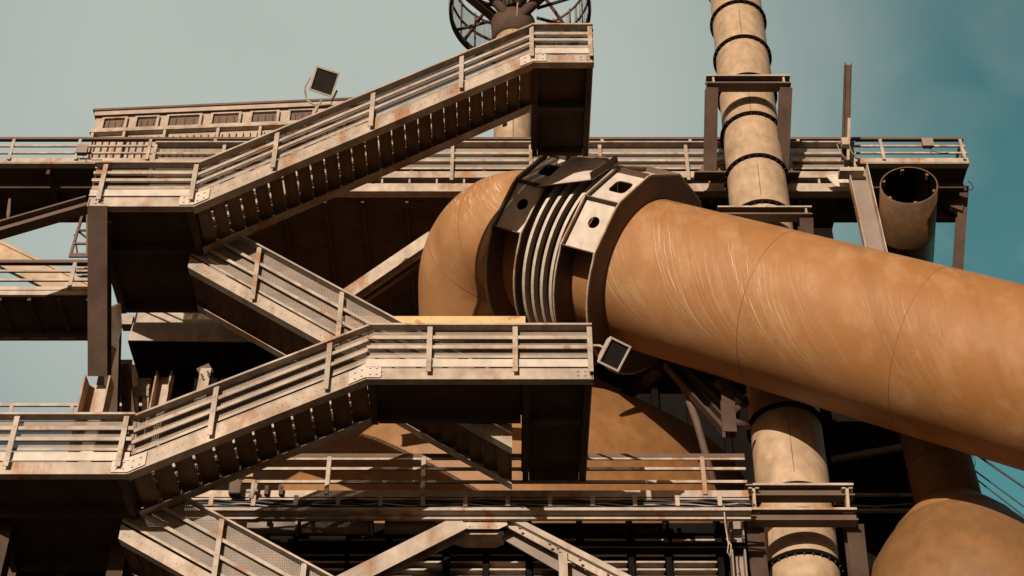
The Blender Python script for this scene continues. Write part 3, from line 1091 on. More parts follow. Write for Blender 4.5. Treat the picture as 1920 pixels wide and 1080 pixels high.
railing(gal, [V((xg0, YG, zg + .30)), V((xg1, YG, zg + .30))], 1.12, [P(x, 300, YG).x for x in (288, 418, 566, 700, 848, 995, 1125, 1287, 1480, 1598)], YG - 0.02, True, post_drop=0.55, cap_w=0.30)

# machine house
YH = 39.7
ha, hb = P(168, 310, YH), P(700, 310, YH - .4)
ztop = P(176, 211, YH).z; ztop2 = P(700, 188, YH - .4).z
zb_ = zu - 0.05
xh0, xh1 = P(176, 240, YH).x, P(700, 240, YH).x
hs = thing("machine_house", "ribbed steel machine house with a row of clerestory frames behind the upper walkway", "building", ((xh0 + xh1) / 2, YH, zb_))
def hp(x, z, dy=0.0):
    t = (x - xh0) / (xh1 - xh0)
    return V((x, YH - 0.4 * t + dy, z))
def hbox(mb, x0, x1, y0, y1, z0a, z1a, tilt=0.0):
    def zt_(x, z):
        t = (x - xh0) / (xh1 - xh0)
        return zb_ + (z - zb_) * (1 + t * tilt)
    mb.hexa([hp(x0, zt_(x0, z0a), y0), hp(x1, zt_(x1, z0a), y0), hp(x1, zt_(x1, z0a), y1), hp(x0, zt_(x0, z0a), y1)],
            [hp(x0, zt_(x0, z1a), y0), hp(x1, zt_(x1, z1a), y0), hp(x1, zt_(x1, z1a), y1), hp(x0, zt_(x0, z1a), y1)])
HH = ztop - zb_
TI = (ztop2 - zb_) / HH - 1
mb = MB(); hbox(mb, xh0, xh1, 0, 4.0, zb_, zb_ + HH * .97, TI); mb.build("wall", 'clad', hs)
mb = MB()
for i in range(40):
    xx = lerp(xh0, xh1, (i + .6) / 40)
    hbox(mb, xx - .04, xx + .04, -0.10, -0.002, zb_, zb_ + HH * .665, TI)
mb.build("wall_rib", 'rail', hs)
for i, u in enumerate((0.002, .115, .26, .45, .60, .76, .90)):
    xx = lerp(xh0, xh1, u)
    mb = MB(); hbox(mb, xx, xx + .10, -0.20, -0.102, zb_, zb_ + HH * .70, TI); mb.build("buttress", 'clad', hs)
mb = MB(); hbox(mb, xh0 - .05, xh1, -0.22, -0.003, zb_ + HH * .702, zb_ + HH * .714, TI); hbox(mb, xh0 - .03, xh1, -0.2, -0.004, zb_ + HH * .72, zb_ + HH * .745, TI); mb.build("band_rail", 'rail', hs)
wx = [(.03, .135), (.165, .265), (.295, .44), (.475, .60), (.635, .755), (.79, .90)]
for u0, u1 in wx:
    x0, x1 = lerp(xh0, xh1, u0 * .88), lerp(xh0, xh1, u1 * .88)
    mb = MB()
    z0_, z1_ = zb_ + HH * .755, zb_ + HH * .905
    hbox(mb, x0, x1, -0.12, -0.004, z0_, z0_ + .06, TI); hbox(mb, x0, x1, -0.12, -0.004, z1_ - .06, z1_, TI)
    hbox(mb, x0, x0 + .09, -0.121, -0.0035, z0_ + .062, z1_ - .062, TI); hbox(mb, x1 - .09, x1, -0.121, -0.0035, z0_ + .062, z1_ - .062, TI)
    fr = mb.build("window", 'rail', hs)
    mb = MB(); hbox(mb, x0 + .092, x1 - .092, -0.02, -0.0045, z0_ + .063, z1_ - .063, TI)
    for q_ in range(1, 4):
        xr = lerp(x0, x1, q_ / 4); hbox(mb, xr - .03, xr + .03, -0.06, -0.021, z0_ + .064, z1_ - .16, TI)
    mb.build("recess_panel", 'brown', fr)
mb = MB(); hbox(mb, xh0 - .12, xh1, -0.20, 4.3, zb_ + HH * .978, zb_ + HH * 1.0, TI); mb.build("roof", 'brown', hs)
mb = MB(); hbox(mb, xh0 - .06, xh1, -0.14, -0.11, zb_ + HH * .93, zb_ + HH * .976, TI); mb.build("eaves_board", 'clad', hs)

# ------------------------------------------------------------------ cage platform and stack above the top landing
YS = 39.3
st = thing("stack_pipe", "tan vertical stack pipe rising behind the top flight", "pipe", P(962, 400, YS))
mb = MB()
d_ = depth(962, 280, YS)
rs = 36.5 / FPX * d_
p_lo, p_hi = P(960, 335, YS), P(972, 50, YS)
xs_ = P(962, 280, YS).x
mb.tube([V((xs_, YS, p_lo.z)), V((xs_, YS, p_hi.z))], rs, 48)
mb.build("shell", 'pipe', st)
mb = MB(); mb.box(xs_ - .012, xs_ + .012, YS - rs - .02, YS - rs + .01, p_lo.z, p_hi.z - .3); mb.build("weld_seam", 'brown', st)
mb = MB()
q = V((xs_ - .35, YS - rs * .95, P(945, 218, YS - rs).z))
mb.box(q.x - .12, q.x + .12, q.y - .25, q.y, q.z - .1, q.z + .3); mb.box(q.x - .06, q.x + .07, q.y - .22, q.y - .05, q.z - .42, q.z - .1)
mb.build("hook_bracket", 'black', st)
cg = thing("cage_platform", "round caged grating platform with spokes at the top of the stack", "platform", P(975, 30, YS))
zr = P(975, 22, YS).z
cxr = P(975, 22, YS).x
RR = 133 / FPX * depth(975, 22, YS)
def ring(mb, c, r, a, b, n=72):
    mb.lathe(c, (0, 0, 1), [(-b, r - a), (-b, r), (b, r), (b, r - a)], n, True, True, (0, 1, 2, 3))
mb = MB(); ring(mb, V((cxr, YS, zr)), RR, 0.10, 0.16); mb.build("lower_ring", 'dark', cg)
mb = MB(); ring(mb, V((cxr, YS, zr + 1.2)), RR + .02, 0.06, 0.05); ring(mb, V((cxr, YS, zr + 2.2)), RR + .02, 0.06, 0.05); mb.build("guard_ring", 'brown', cg)
mb = MB()
for k in range(20):
    a = 2 * math.pi * (k + .3) / 20
    c = V((cxr + math.cos(a) * (RR - .04), YS + math.sin(a) * (RR - .04), zr))
    mb.bar(c, c + V((0, 0, 2.3)), 0.05, 0.05, (math.cos(a), math.sin(a), 0))
mb.build("guard_bar", 'brown', cg)
mb = MB()
nn = 72
o = len(mb.v)
for rr in (rs + .25, RR - .11):
    for k in range(nn):
        a = 2 * math.pi * k / nn
        mb.v.append(V((cxr + math.cos(a) * rr, YS + math.sin(a) * rr, zr + 0.05)))
for k in range(nn):
    j = (k + 1) % nn
    mb.face([k, j, nn + j, nn + k])
mb.build("grating_floor", 'grate', cg)
for a in (20, 65, 115, 160, 200, 250, 290, 340):
    mb = MB(); ca, sa_ = math.cos(R(a)), math.sin(R(a))
    mb.bar(V((cxr + ca * rs, YS + sa_ * rs, zr - .08)), V((cxr + ca * (RR - .1), YS + sa_ * (RR - .1), zr - .02)), 0.07, 0.12)
    mb.build("floor_bearer", 'dark', cg)
hub = V((xs_, YS, P(968, 62, YS).z))
for tx in (905, 1040):
    mb = MB(); mb.tube([hub + V((0, -.5, 0)), P(tx, -30, YS - .9)], 0.21, 16); mb.build("spoke_tube", 'dark', cg)
mb = MB(); mb.lathe(hub, (0, 0, 1), [(-.55, rs), (-.5, rs + .12), (.1, rs + .12), (.5, rs + .16), (.9, rs * .8), (2.6, rs * .75)], 40); mb.build("hub_cone", 'dark', cg)
for a in (35, 95, 145, 215, 270, 325):
    mb = MB(); ca, sa_ = math.cos(R(a)), math.sin(R(a))
    mb.bar(V((cxr + ca * (rs + .1), YS + sa_ * (rs + .1), zr + 2.1)), V((cxr + ca * (RR - .05), YS + sa_ * (RR - .05), zr + .1)), 0.10, 0.10)
    mb.build("cross_brace", 'brown', cg)
mb = MB(); o = 0
for zz in (zr + .1, zr + 2.3):
    for k in range(72):
        a = 2 * math.pi * k / 72
        mb.v.append(V((cxr + math.cos(a) * (RR + .03), YS + math.sin(a) * (RR + .03), zz)))
for k in range(72):
    j = (k + 1) % 72
    mb.face([k, j, 72 + j, 72 + k])
mb.build("mesh_wall", 'grate', cg)
mb = MB(); pa = P(855, 80, YS - 1.5); pb = P(935, 88, YS - 0.4)
mb.ibeam(V((pa.x, pa.y, zr - .35)), V((xs_ - rs, YS, zr - .35)), 0.3, 0.32, 0.03, 0.02); mb.build("cantilever_beam", 'brown', cg)
mb = MB(); mb.tube([hub + V((0.12, -rs - .05, -.4)), P(972, -20, YS - rs - .2)], 0.025, 6); mb.build("lightning_rod", 'rail', cg)

# ------------------------------------------------------------------ flanged pipe on the right
fp_lo, fp_hi = P(1512, 1130, 33.5), P(1374, -40, 37.6)
fa = (fp_hi - fp_lo).normalized()
fpipe = thing("flanged_pipe", "tall ochre pipe with bolted black flanges passing behind the orange duct", "pipe", fp_lo)
def on_pipe(y):
    lo, hi = 0.0, 1.0
    for _ in range(60):
        m = (lo + hi) / 2
        q = lerp(fp_hi, fp_lo, m) - V((0, 0, CAM_Z))
        dep = q.y * CP + q.z * SP
        yy = 540 - FPX * (-q.y * SP + q.z * CP) / dep
        if yy < y: lo = m
        else: hi = m
    p = lerp(fp_hi, fp_lo, (lo + hi) / 2)
    q = p - V((0, 0, CAM_Z))
    return p, q.y * CP + q.z * SP
pts = [on_pipe(y) for y in range(-40, 1131, 30)]
rad = []
for i, y in enumerate(range(-40, 1131, 30)):
    hwx = 46.5 + (68.5 - 46.5) * (y + 0) / 900.0
    rad.append(min(hwx, 69) / FPX * pts[i][1])
mb = MB(); mb.tube([p for p, _ in pts], rad, 64); mb.build("shell", 'pipe', fpipe)
def rad_at(y):
    return min(46.5 + 22.0 * y / 900.0, 69) / FPX * on_pipe(y)[1]
for yc in (-20, 46, 112, 184, 257, 337, 424, 620, 806, 955, 1080):
    c, dd = on_pipe(yc)
    r = rad_at(yc)
    mb = MB()
    mb.lathe(c, fa, [(-.05, r - .02), (-.05, r + .10), (-.005, r + .10), (-.005, r + .085), (.005, r + .085), (.005, r + .10), (.05, r + .10), (.05, r - .02)], 72, True, False, tuple(range(8)))
    fl = mb.build("flange", 'black', fpipe)
    mb = MB()
    e1 = fa.orthogonal().normalized(); e2 = fa.cross(e1)
    for k in range(28):
        a = 2 * math.pi * k / 28
        q = c + (e1 * math.cos(a) + e2 * math.sin(a)) * (r + .062)
        bolts(mb, [q - fa * 0.078], fa, 0.016, 0.156)
    mb.build("flange_bolt", 'brown', fl)
for y0, y1 in ((60, 108), (200, 250), (350, 410), (830, 930)):
    mb = MB(); a, b = on_pipe(y0)[0], on_pipe(y1)[0]
    n_ = (V((-.12, -1, -.3)) - fa * V((-.12, -1, -.3)).dot(fa)).normalized()
    mb.bar(a + n_ * rad_at(y0), b + n_ * rad_at(y1), .018, .012, n_)
    mb.build("weld_seam", 'brown', fpipe)
# brace strap saddle on the pipe
c_, _ = on_pipe(170)
mb = MB(); s_ = P(1404, 172, c_.y - rad_at(170) - .12)
mb.box(s_.x - .22, s_.x + .22, s_.y - .05, s_.y + .3, s_.z - .10, s_.z + .02); mb.build("saddle", 'pipe', fpipe)

def guide_frame(name, label, top, bot, legs, Y, group="pipe guide frames"):
    root = thing(name, label, "guide frame", P((top[0] + top[1]) / 2, top[2], Y), group)
    return root
# upper guide frame
Yf = 34.75
gf = guide_frame("guide_frame", "tall upper guide frame with two dark legs around the ochre pipe", (1323, 1482, 155), None, None, Yf)
zt1 = P(1400, 157, Yf).z
x0, x1 = P(1324, 157, Yf).x, P(1481, 157, Yf).x
mb = MB(); mb.ibeam(V((x0, Yf, zt1)), V((x1, Yf, zt1)), 0.40, 0.36, 0.05, 0.03); mb.build("cross_beam", 'brown', gf)
mb = MB(); mb.box(x0, x1, Yf - .235, Yf - .202, zt1 + .125, zt1 + .185); mb.build("top_flange_edge", 'tan', gf)  # tan strip paints the sunlit flange edge
for xa, xb in ((1334, 1331), (1473, 1466)):
    mb = MB()
    mb.ibeam(P(xa, 166, Yf - .05), P(xb, 325, 36.2), 0.40, 0.34, 0.04, 0.03, (0, -1, 0)); mb.build("leg", 'dark', gf)
    mb = MB(); q = P(xb, 328, 36.15)
    mb.prism([P(xb - 29, 329, 36.1), P(xb + 29, 329, 36.1), P(xb + 12, 309, 36.1), P(xb - 12, 309, 36.1)], (0, .04, 0))
    mb.box(q.x - .52, q.x + .52, 35.9, 36.3, q.z - .12, q.z - .06)
    mb.build("foot_plate", 'brown', gf)
for s in (-1, 1):
    xx = x0 + .22 if s < 0 else x1 - .22
    mb = MB(); mb.box(xx - .03, xx + .03, Yf - .19, Yf - .02, zt1 - .128, zt1 + .128); mb.build("stiffener", 'tan', gf)
# middle guide frame, mostly behind the duct
Ym = 34.1
gm = guide_frame("guide_frame", "guide frame just above the orange duct, mostly hidden by it", (1350, 1522, 403), None, None, Ym)
zt2 = P(1440, 402, Ym).z
x0, x1 = P(1345, 402, Ym).x, P(1521, 402, Ym).x
mb = MB(); mb.ibeam(V((x0, Ym, zt2)), V((x1, Ym, zt2)), 0.36, 0.30, 0.04, 0.03); mb.build("cross_beam", 'brown', gm)
mb = MB(); mb.box(x0, x1, Ym - .215, Ym - .182, zt2 + .10, zt2 + .155); mb.build("top_flange_edge", 'tan', gm)  # painted sunlit edge, as on the upper frame
mb = MB(); mb.ibeam(P(1510, 410, Ym + .05), P(1516, 620, 36.0), 0.40, 0.34, 0.04, 0.03, (0, -1, 0)); mb.build("leg", 'dark', gm)
mb = MB(); xx = x1 - .17; mb.box(xx - .025, xx + .025, Ym - .17, Ym - .02, zt2 - .108, zt2 + .108); mb.build("stiffener", 'tan', gm)
# lower guide frame
Yl = 32.2
gl = guide_frame("guide_frame", "lower guide frame of two crossbeams around the ochre pipe", (1395, 1605, 940), None, None, Yl)
for k, (xa, xb, yy, dy) in enumerate(((1397, 1599, 925, 0.0), (1400, 1604, 976, -0.12))):
    a = P(xa, yy, Yl); b = P(xb, yy, Yl)
    z = (a.z + b.z) / 2
    mb = MB(); mb.ibeam(V((a.x, Yl + dy, z)), V((b.x, Yl + dy, z)), 0.34, 0.32, 0.05, 0.03); mb.build("cross_beam", 'brown', gl)
    mb = MB(); mb.box(a.x, b.x, Yl + dy - .205, Yl + dy - .172, z + .105, z + .165); mb.build("flange_edge", 'tan', gl)  # sunlit flange edges painted as tan strips
for xp in (1413, 1588):
    a, b = P(xp - 1, 918, Yl - .1), P(xp + 2, 965, Yl - .1)
    mb = MB(); mb.bar(a, b, 0.07, 0.2, (0, -1, 0)); mb.bar(V((a.x - .0, a.y, a.z)), a + V((0, 0, -.03)), 0.26, 0.2, (0, -1, 0)); mb.bar(b, b + V((0, 0, .03)), 0.26, 0.2, (0, -1, 0)); mb.build("stub_post", 'tan', gl)
for xp, xq in ((1405, 1418), (1592, 1606)):
    mb = MB(); mb.ibeam(P(xp + 8, 985, Yl + .25), P(xq + 16, 1200, Yl + 1.3), 0.42, 0.36, 0.04, 0.03, (0, -1, 0)); mb.build("leg", 'dark', gl)

# tall post and chute on the gallery's right end
tp = thing("hoist_post", "tall dark I-beam post standing up against the sky at the gallery end", "post", P(1588, 300, 34.6))
mb = MB(); mb.ibeam(P(1590, 122, 36.2), P(1585, 300, 36.4), 0.20, 0.24, 0.035, 0.025, (1, 0, 0)); mb.build("post_shaft", 'dark', tp)
mb = MB(); mb.bar(P(1592, 222, 36.0), P(1590, 300, 36.15), 0.09, 0.05, (0, -1, 0)); mb.build("conduit", 'rail', tp)
mb = MB(); c = P(1584, 268, 36.0); mb.box(c.x - .11, c.x + .11, c.y - .1, c.y + .1, c.z - .16, c.z + .16); mb.build("switch_box", 'tan', tp)
mb = MB(); mb.tube([c + V((-.1, -.05, 0)), c + V((-.28, -.05, -.12)), c + V((-.22, -.05, -.5)), c + V((-.08, -.05, -.75))], .012, 6); mb.tube([c + V((.1, -.05, -.1)), c + V((.16, -.05, -.5)), c + V((.35, -.05, -.8))], .012, 6); mb.build("cable", 'rail', tp)
ch = thing("chute", "sloping tan steel chute dropping from the gallery end behind the duct", "chute", P(1640, 480, 34.2))
a, b = P(1606, 318, 36.2), P(1655, 540, 36.2)
mb = MB(); mb.bar(a, b, 0.58, 0.04, (0, -1, 0)); mb.build("chute_floor", 'grey', ch)
for s in (-1, 1):
    mb = MB(); off = V((s * .31, -0.10, s * .07)); mb.bar(a + off, b + off, 0.03, 0.26, (0, -1, 0)); mb.build("side_plate", 'tan', ch)
mb = MB(); c = P(1598, 318, 35.9); mb.box(c.x - .42, c.x + .35, c.y - .1, c.y + .3, c.z - .14, c.z + .02); mb.build("head_plate", 'tan', ch)
mb = MB(); mb.prism([P(1548, 330, 36.5), P(1592, 324, 36.5), P(1592, 352, 36.5), P(1566, 350, 36.5)], (0, -.03, 0))
bolts(mb, [P(x, y, 36.47) for x in (1560, 1572, 1584) for y in (331, 340)], (0, -1, 0), .025, .02)
tag(mb.build("gusset_plate", 'cream'), "bolted pale gusset plate left of the sloping chute", "gusset plate")

# open ended vent pipe
va, vb = P(1704, 347, 35.0), P(1696, 540, 39.4)
vd = (vb - va).normalized()
vr = 53.0 / FPX * depth(1704, 347, 35.0)
vp = thing("vent_pipe", "brown vent pipe with a wide open mouth under the walkway's right end", "pipe", vb)
mb = MB(); mb.lathe(va, vd, [(0.0, vr - .04), (0.0, vr), (1.9, vr), (1.91, vr + .003), (1.97, vr + .003), (1.98, vr), (11.0, vr)], 64, True, False, (0,)); mb.build("shell", 'vent_shade', vp)
mb = MB(); mb.lathe(va + vd * .02, vd, [(0.0, vr - .041), (10.9, vr - .041), (10.9, .01)], 64, True); mb.build("inner_lining", 'black', vp)
e1 = vd.orthogonal().normalized(); e2 = vd.cross(e1)
for a in range(0, 360, 60):
    mb = MB(); rd = e1 * math.cos(R(a + 10)) + e2 * math.sin(R(a + 10))
    mb.bar(va + rd * (vr - .10) + vd * .03, va + rd * (vr - .10) + vd * .22, .10, .06, rd)
    mb.build("clip", 'vent', vp)

# silo with neck, bottom right
Ysi = 33.8
sx_ = P(1772, 905, Ysi).x
sz = P(1772, 940, Ysi).z
dS = depth(1772, 940, Ysi)
nr = 62 / FPX * dS
si = thing("silo", "orange silo with a round shoulder and narrow neck below the duct", "silo", (sx_, Ysi, 0))
mb = MB()
mb.lathe(V((sx_, Ysi, 0)), (0, 0, 1), [(0.02, 2.85), (sz - 4.2, 2.85), (sz - 3.2, 2.80), (sz - 2.6, 2.58), (sz - 1.9, 2.24), (sz - 1.35, 1.88), (sz - 0.82, 1.48)], 96, True); mb.build("body", 'vent', si)
mb = MB(); mb.lathe(V((sx_, Ysi, 0)), (0, 0, 1), [(sz - 0.83, 1.49), (sz - 0.815, 1.495), (sz - 0.45, 1.16), (sz - .15, nr + .02), (sz - .1, nr - .05)], 96, True); mb.build("shoulder", 'ochre', si)
mb = MB(); mb.tube([V((sx_, Ysi, sz - .3)), V((sx_ - .1, Ysi + .2, sz + 5))], [nr, nr * .97], 56); mb.build("neck", 'vent', si)
mb = MB(); mb.lathe(V((sx_, Ysi, sz + 1.05)), (0, 0, 1), [(-.012, nr), (-.012, nr + .012), (.012, nr + .012), (.012, nr)], 56); mb.build("weld_seam", 'brown', si)

# ------------------------------------------------------------------ left side: mid walkway, brace beams, ladder
Yw = 32.6
zw = P(80, 541, Yw).z
xw0, xw1 = P(-80, 545, Yw).x, P(196, 545, Yw).x
mw = thing("mid_walkway", "lower left walkway with a tan edge beam behind the knee brace", "walkway", ((xw0 + xw1) / 2, Yw, zw))
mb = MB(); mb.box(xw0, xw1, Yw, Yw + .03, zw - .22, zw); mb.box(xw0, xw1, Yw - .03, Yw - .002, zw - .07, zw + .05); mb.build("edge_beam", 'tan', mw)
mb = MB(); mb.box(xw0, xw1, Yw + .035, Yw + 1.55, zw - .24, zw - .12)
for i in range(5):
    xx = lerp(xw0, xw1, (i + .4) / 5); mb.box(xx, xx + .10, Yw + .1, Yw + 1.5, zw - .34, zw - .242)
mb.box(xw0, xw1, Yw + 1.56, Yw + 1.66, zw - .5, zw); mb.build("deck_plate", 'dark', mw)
straight_rail(mw, xw0, xw1, zw, Yw, .98, [P(x, 545, Yw).x for x in (-55, 130)])
brace("diagonal_beam", "wide ochre diagonal beam crossing the sky behind the lower left railing", "beam", P(-30, 462, 35.2), P(175, 560, 35.2), 0.16, 0.80, 'pipe', (0, 0, 1), 'i', None, 0, .10, .05)
brace("diagonal_brace", "dark diagonal brace with a lit flange running up to the left upper landing", "brace", P(-30, 440, 30.2), P(166, 383, 30.2), 0.34, 0.36, 'brown', (0, 0, 1), 'i', None, 0, .05, .03)
mb = MB()
ld = thing("access_ladder", "small caged access ladder behind the left upper landing", "ladder", P(150, 490, 34.6))
for pts_ in (((158, 392), (131, 482)), ((164, 392), (164, 482))):
    mb = MB(); mb.bar(P(*pts_[0], 34.4), P(*pts_[1], 34.4), .07, .07, (0, -1, 0)); mb.build("stile", 'brown', ld)
for y, xl in ((432, 146), (457, 137), (479, 131)):
    mb = MB(); mb.bar(P(xl, y, 34.4), P(166, y, 34.4), .06, .05 if y < 470 else .14, (0, 0, 1)); mb.build("hoop_bar", 'brown', ld)
mb = MB(); mb.bar(P(146, 433, 34.5), P(164, 447, 34.5), .05, .05, (0, -1, 0)); mb.bar(P(140, 440, 34.9), P(146, 482, 34.9), .05, .05, (0, -1, 0)); mb.build("cage_strap", 'dark', ld)
for k in range(5):
    y = 490 + k * 7
    mb = MB(); mb.bar(P(146 - k, y, 35.2), P(166, y, 35.2), .09, .035, (0, 0, 1)); mb.build("rung", 'rail', ld)
mb = MB(); q = P(16, 385, 36.9)
mb.prism([P(16, 372, 36.9), P(20, 372, 36.9), P(19, 396, 36.9), P(14, 421, 36.9), P(12, 400, 36.9)], (0, .12, 0))
tag(mb.build("hanging_hook", 'brown'), "rusty pointed hook hanging under the upper walkway at far left", "hook")

# box beam platform behind the left upper landing
Yp = 31.6
pf = thing("box_platform", "tan faced platform box with a slanting shadow below the left upper landing", "platform", P(345, 640, Yp))
zt_ = P(300, 588, Yp).z; zb2 = P(300, 638, Yp).z
mb = MB()
mb.prism([P(268, 548, Yp), P(480, 548, Yp), P(500, 640, Yp), P(239, 638, Yp)], (0, .04, 0)); mb.build("face_plate", 'tan', pf)
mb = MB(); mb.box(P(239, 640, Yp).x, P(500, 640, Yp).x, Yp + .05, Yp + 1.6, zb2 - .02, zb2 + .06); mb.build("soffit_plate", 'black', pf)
mb = MB(); mb.box(P(228, 612, Yp + .4).x, P(248, 612, Yp + .4).x, Yp + .3, Yp + .6, P(240, 612, Yp + .4).z, P(240, 595, Yp + .4).z); mb.build("end_cleat", 'tan', pf)

# lower left structure behind the stairs
def col_px(name, label, xa, ya, xb, yb, Y, w, h, mat, kind='i', group=None, dy=0.0):
    return brace(name, label, "column", P(xa, ya, Y), P(xb, yb, Y + dy), w, h, mat, (0, -1, 0), kind, group)
col_px("tower_column", "rust spotted tan column right of the batten column", 318, 660, 285, 830, 33.0, .42, .34, 'tan', 'c')
lat = thing("batten_column", "twin channel column joined by a bolted batten plate", "column", P(268, 800, 33.4))
for xa, xb in ((256, 252), (280, 270)):
    mb = MB(); mb.bar(P(xa, 655, 33.4), P(xb, 820, 33.4), .16, .22, (0, -1, 0)); mb.build("channel", 'rail', lat)
for ya in (734, 800):
    mb = MB(); mb.prism([P(250, ya - 9, 33.25), P(279, ya - 9, 33.25), P(279, ya + 9, 33.25), P(250, ya + 9, 33.25)], (0, -.02, 0))
    bolts(mb, [P(x, y, 33.23) for x in (253, 276) for y in (ya - 5, ya + 5)], (0, -1, 0), .025, .02); mb.build("batten_plate", 'grey', lat)
col_px("tower_column", "dark slender column left of the batten column", 232, 690, 246, 800, 32.6, .30, .3, 'dark')
col_px("tower_column", "dark brown column at the end of the tan box platform", 214, 610, 208, 800, 31.9, .34, .3, 'dark')
col_px("tower_column", "dark column leaning behind the bolted beam end", 350, 670, 330, 820, 34.0, .5, .4, 'black')
# far railing bottom left
Yr = 35.5
fr = thing("low_railing", "thin rust brown railing at the far left above the bottom landing", "railing", P(60, 815, Yr))
zr_ = P(60, 815, Yr).z
straight_rail(fr, P(-60, 815, Yr).x, P(340, 815, Yr).x, zr_, Yr, 1.05, [P(x, 815, Yr).x for x in (10, 125, 240)], 'rail', 'rail', False, .06)
# bolted beam end
be = thing("beam_end", "tan beam end with a bolted cap plate behind the lower flight's railing", "beam", P(385, 740, 30.6))
mb = MB(); mb.ibeam(P(388, 697, 30.6), P(376, 760, 30.6), .26, .3, .03, .03, (0, -1, 0)); mb.build("stub", 'tan', be)
mb = MB(); mb.bar(P(373, 700, 30.55), P(396, 690, 30.55), .3, .05, (0, -1, 0)); bolts(mb, [P(x, y, 30.4) for x, y in ((378, 703), (390, 698), (380, 709), (391, 704))], (0, -1, 0), .03, .03); mb.build("cap_plate", 'brown', be)

# struts seen behind the stairs and under the duct
brace("strut", "sunlit tan strut leaning up to the orange elbow in front of the dark wall", "strut", P(640, 565, 35.6), P(812, 448, 35.6), 0.40, 0.36, 'tan', (0, -1, 0), 'i')
brace("strut", "thin slotted strut just under the sunlit tan strut", "strut", P(660, 575, 35.9), P(812, 474, 35.9), 0.26, 0.14, 'brown', (0, -1, 0), 'c')
mb = MB(); z_ = P(820, 598, 30.3)
mb.ibeam(V((P(640, 598, 30.45).x, 30.55, z_.z)), V((P(985, 598, 30.45).x, 30.55, z_.z)), .30, .34, .03, .03)
mb.box(P(640, 598, 30.45).x, P(985, 598, 30.45).x, 30.36, 30.385, z_.z - .12, z_.z + .12)
tag(mb.build("support_beam", 'gold'), "yellow peeling horizontal beam under the orange elbow", "beam")
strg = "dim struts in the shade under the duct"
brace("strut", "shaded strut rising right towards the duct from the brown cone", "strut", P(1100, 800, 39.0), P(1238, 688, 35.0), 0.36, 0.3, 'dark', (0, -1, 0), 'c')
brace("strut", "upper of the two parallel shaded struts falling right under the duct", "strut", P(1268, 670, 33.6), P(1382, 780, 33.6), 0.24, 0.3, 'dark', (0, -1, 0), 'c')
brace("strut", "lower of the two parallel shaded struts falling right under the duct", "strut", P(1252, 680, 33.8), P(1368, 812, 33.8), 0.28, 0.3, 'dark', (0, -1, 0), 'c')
mb = MB(); mb.tube([P(1275, 705, 34.2), P(1306, 790, 34.2), P(1338, 905, 34.2)], .10, 12)
tag(mb.build("drain_pipe", 'brown'), "thin dark pipe slanting down behind the right catwalk railing", "pipe")
nd = thing("node_post", "short dark post with pipe stubs beside the ochre pipe under the duct", "post", P(1362, 815, 33.2))
mb = MB(); mb.ibeam(P(1362, 716, 33.2), P(1368, 815, 33.2), .34, .3, .03, .03, (0, -1, 0)); mb.build("post_shaft", 'dark', nd)
for a, b in (((1376, 735), (1398, 750)), ((1376, 770), (1400, 756)), ((1374, 790), (1404, 800))):
    mb = MB(); mb.tube([P(*a, 33.1), P(*b, 33.4)], .09, 12); mb.build("pipe_stub", 'dark', nd)
mb = MB(); mb.bar(P(1346, 725, 33.0), P(1366, 712, 33.0), .3, .12, (0, -1, 0)); mb.tube([P(1350, 712, 32.9), P(1350, 728, 32.9)], .05, 8); mb.build("valve_head", 'dark', nd)

# ------------------------------------------------------------------ lower catwalk with cable tray
Yc = 31.2
zc_ = P(900, 933, Yc).z
xc0, xc1 = P(352, 933, Yc).x, P(1404, 933, Yc).x
cw = thing("lower_catwalk", "lower catwalk with open tan railing in front of the orange cone", "catwalk", ((xc0 + xc1) / 2, Yc, zc_))
mb = MB(); mb.box(xc0, xc1, Yc - .03, Yc, zc_ + .0, zc_ + .18); mb.build("toe_plate", 'tan', cw)
mb = MB(); mb.box(xc0, xc1, Yc + .005, Yc + .9, zc_ - .02, zc_ + .02); mb.build("deck_plate", 'dark', cw)
mb = MB(); mb.box(xc0, xc1, Yc - .02, Yc + .02, zc_ - .07, zc_ - .025); mb.box(xc0, xc1, Yc + .03, Yc + .12, zc_ - .56, zc_ - .44); mb.build("edge_beam", 'rail', cw)
straight_rail(cw, xc0, xc1, zc_ + .10, Yc, 1.10, [P(x, 930, Yc).x for x in (435, 612, 792, 1322)], 'tan', 'brown', False, .10)
mb = MB(); mb.box(xc0, xc1, Yc - .06, Yc - .03, zc_ + 1.02, zc_ + 1.08); mb.build("hand_strip", 'tan', cw)
ct = thing("cable_tray", "long cable tray with clipped cables hung below the lower catwalk", "cable tray", ((xc0 + xc1) / 2, Yc - .15, zc_ - .5))
mb = MB(); mb.box(xc0, xc1, Yc - .20, Yc - .17, zc_ - .47, zc_ - .39); mb.box(xc0, xc1, Yc - .17, Yc + .02, zc_ - .475, zc_ - .465); mb.build("tray_channel", 'rail', ct)
i = 0
x = P(398, 950, Yc).x
while x < xc1:
    mb = MB(); mb.box(x - .05, x + .05, Yc - .23, Yc - .205, zc_ - .36, zc_ - .08); mb.box(x - .03, x + .03, Yc - .20, Yc - .02, zc_ - .12, zc_ - .08); mb.build("clip", 'tan', ct)
    x += 78 / FPX * 37.0
for k, (dz, mt, rr) in enumerate(((-.20, 'cable', .022), (-.26, 'cable', .028), (-.31, 'rail', .016), (-.36, 'cable', .02))):
    mb = MB(); pp = []
    for j in range(90):
        t = j / 89
        pp.append(V((lerp(xc0, xc1, t), Yc - .18 + .02 * math.sin(j * .9 + k), zc_ + dz + .025 * math.sin(j * .55 + k * 1.7))))
    mb.tube(pp, rr, 6); mb.build("cable", mt, ct)
vv = thing("valve_cluster", "small valve and fittings on the left end of the lower catwalk", "valve", P(450, 928, Yc - .2))
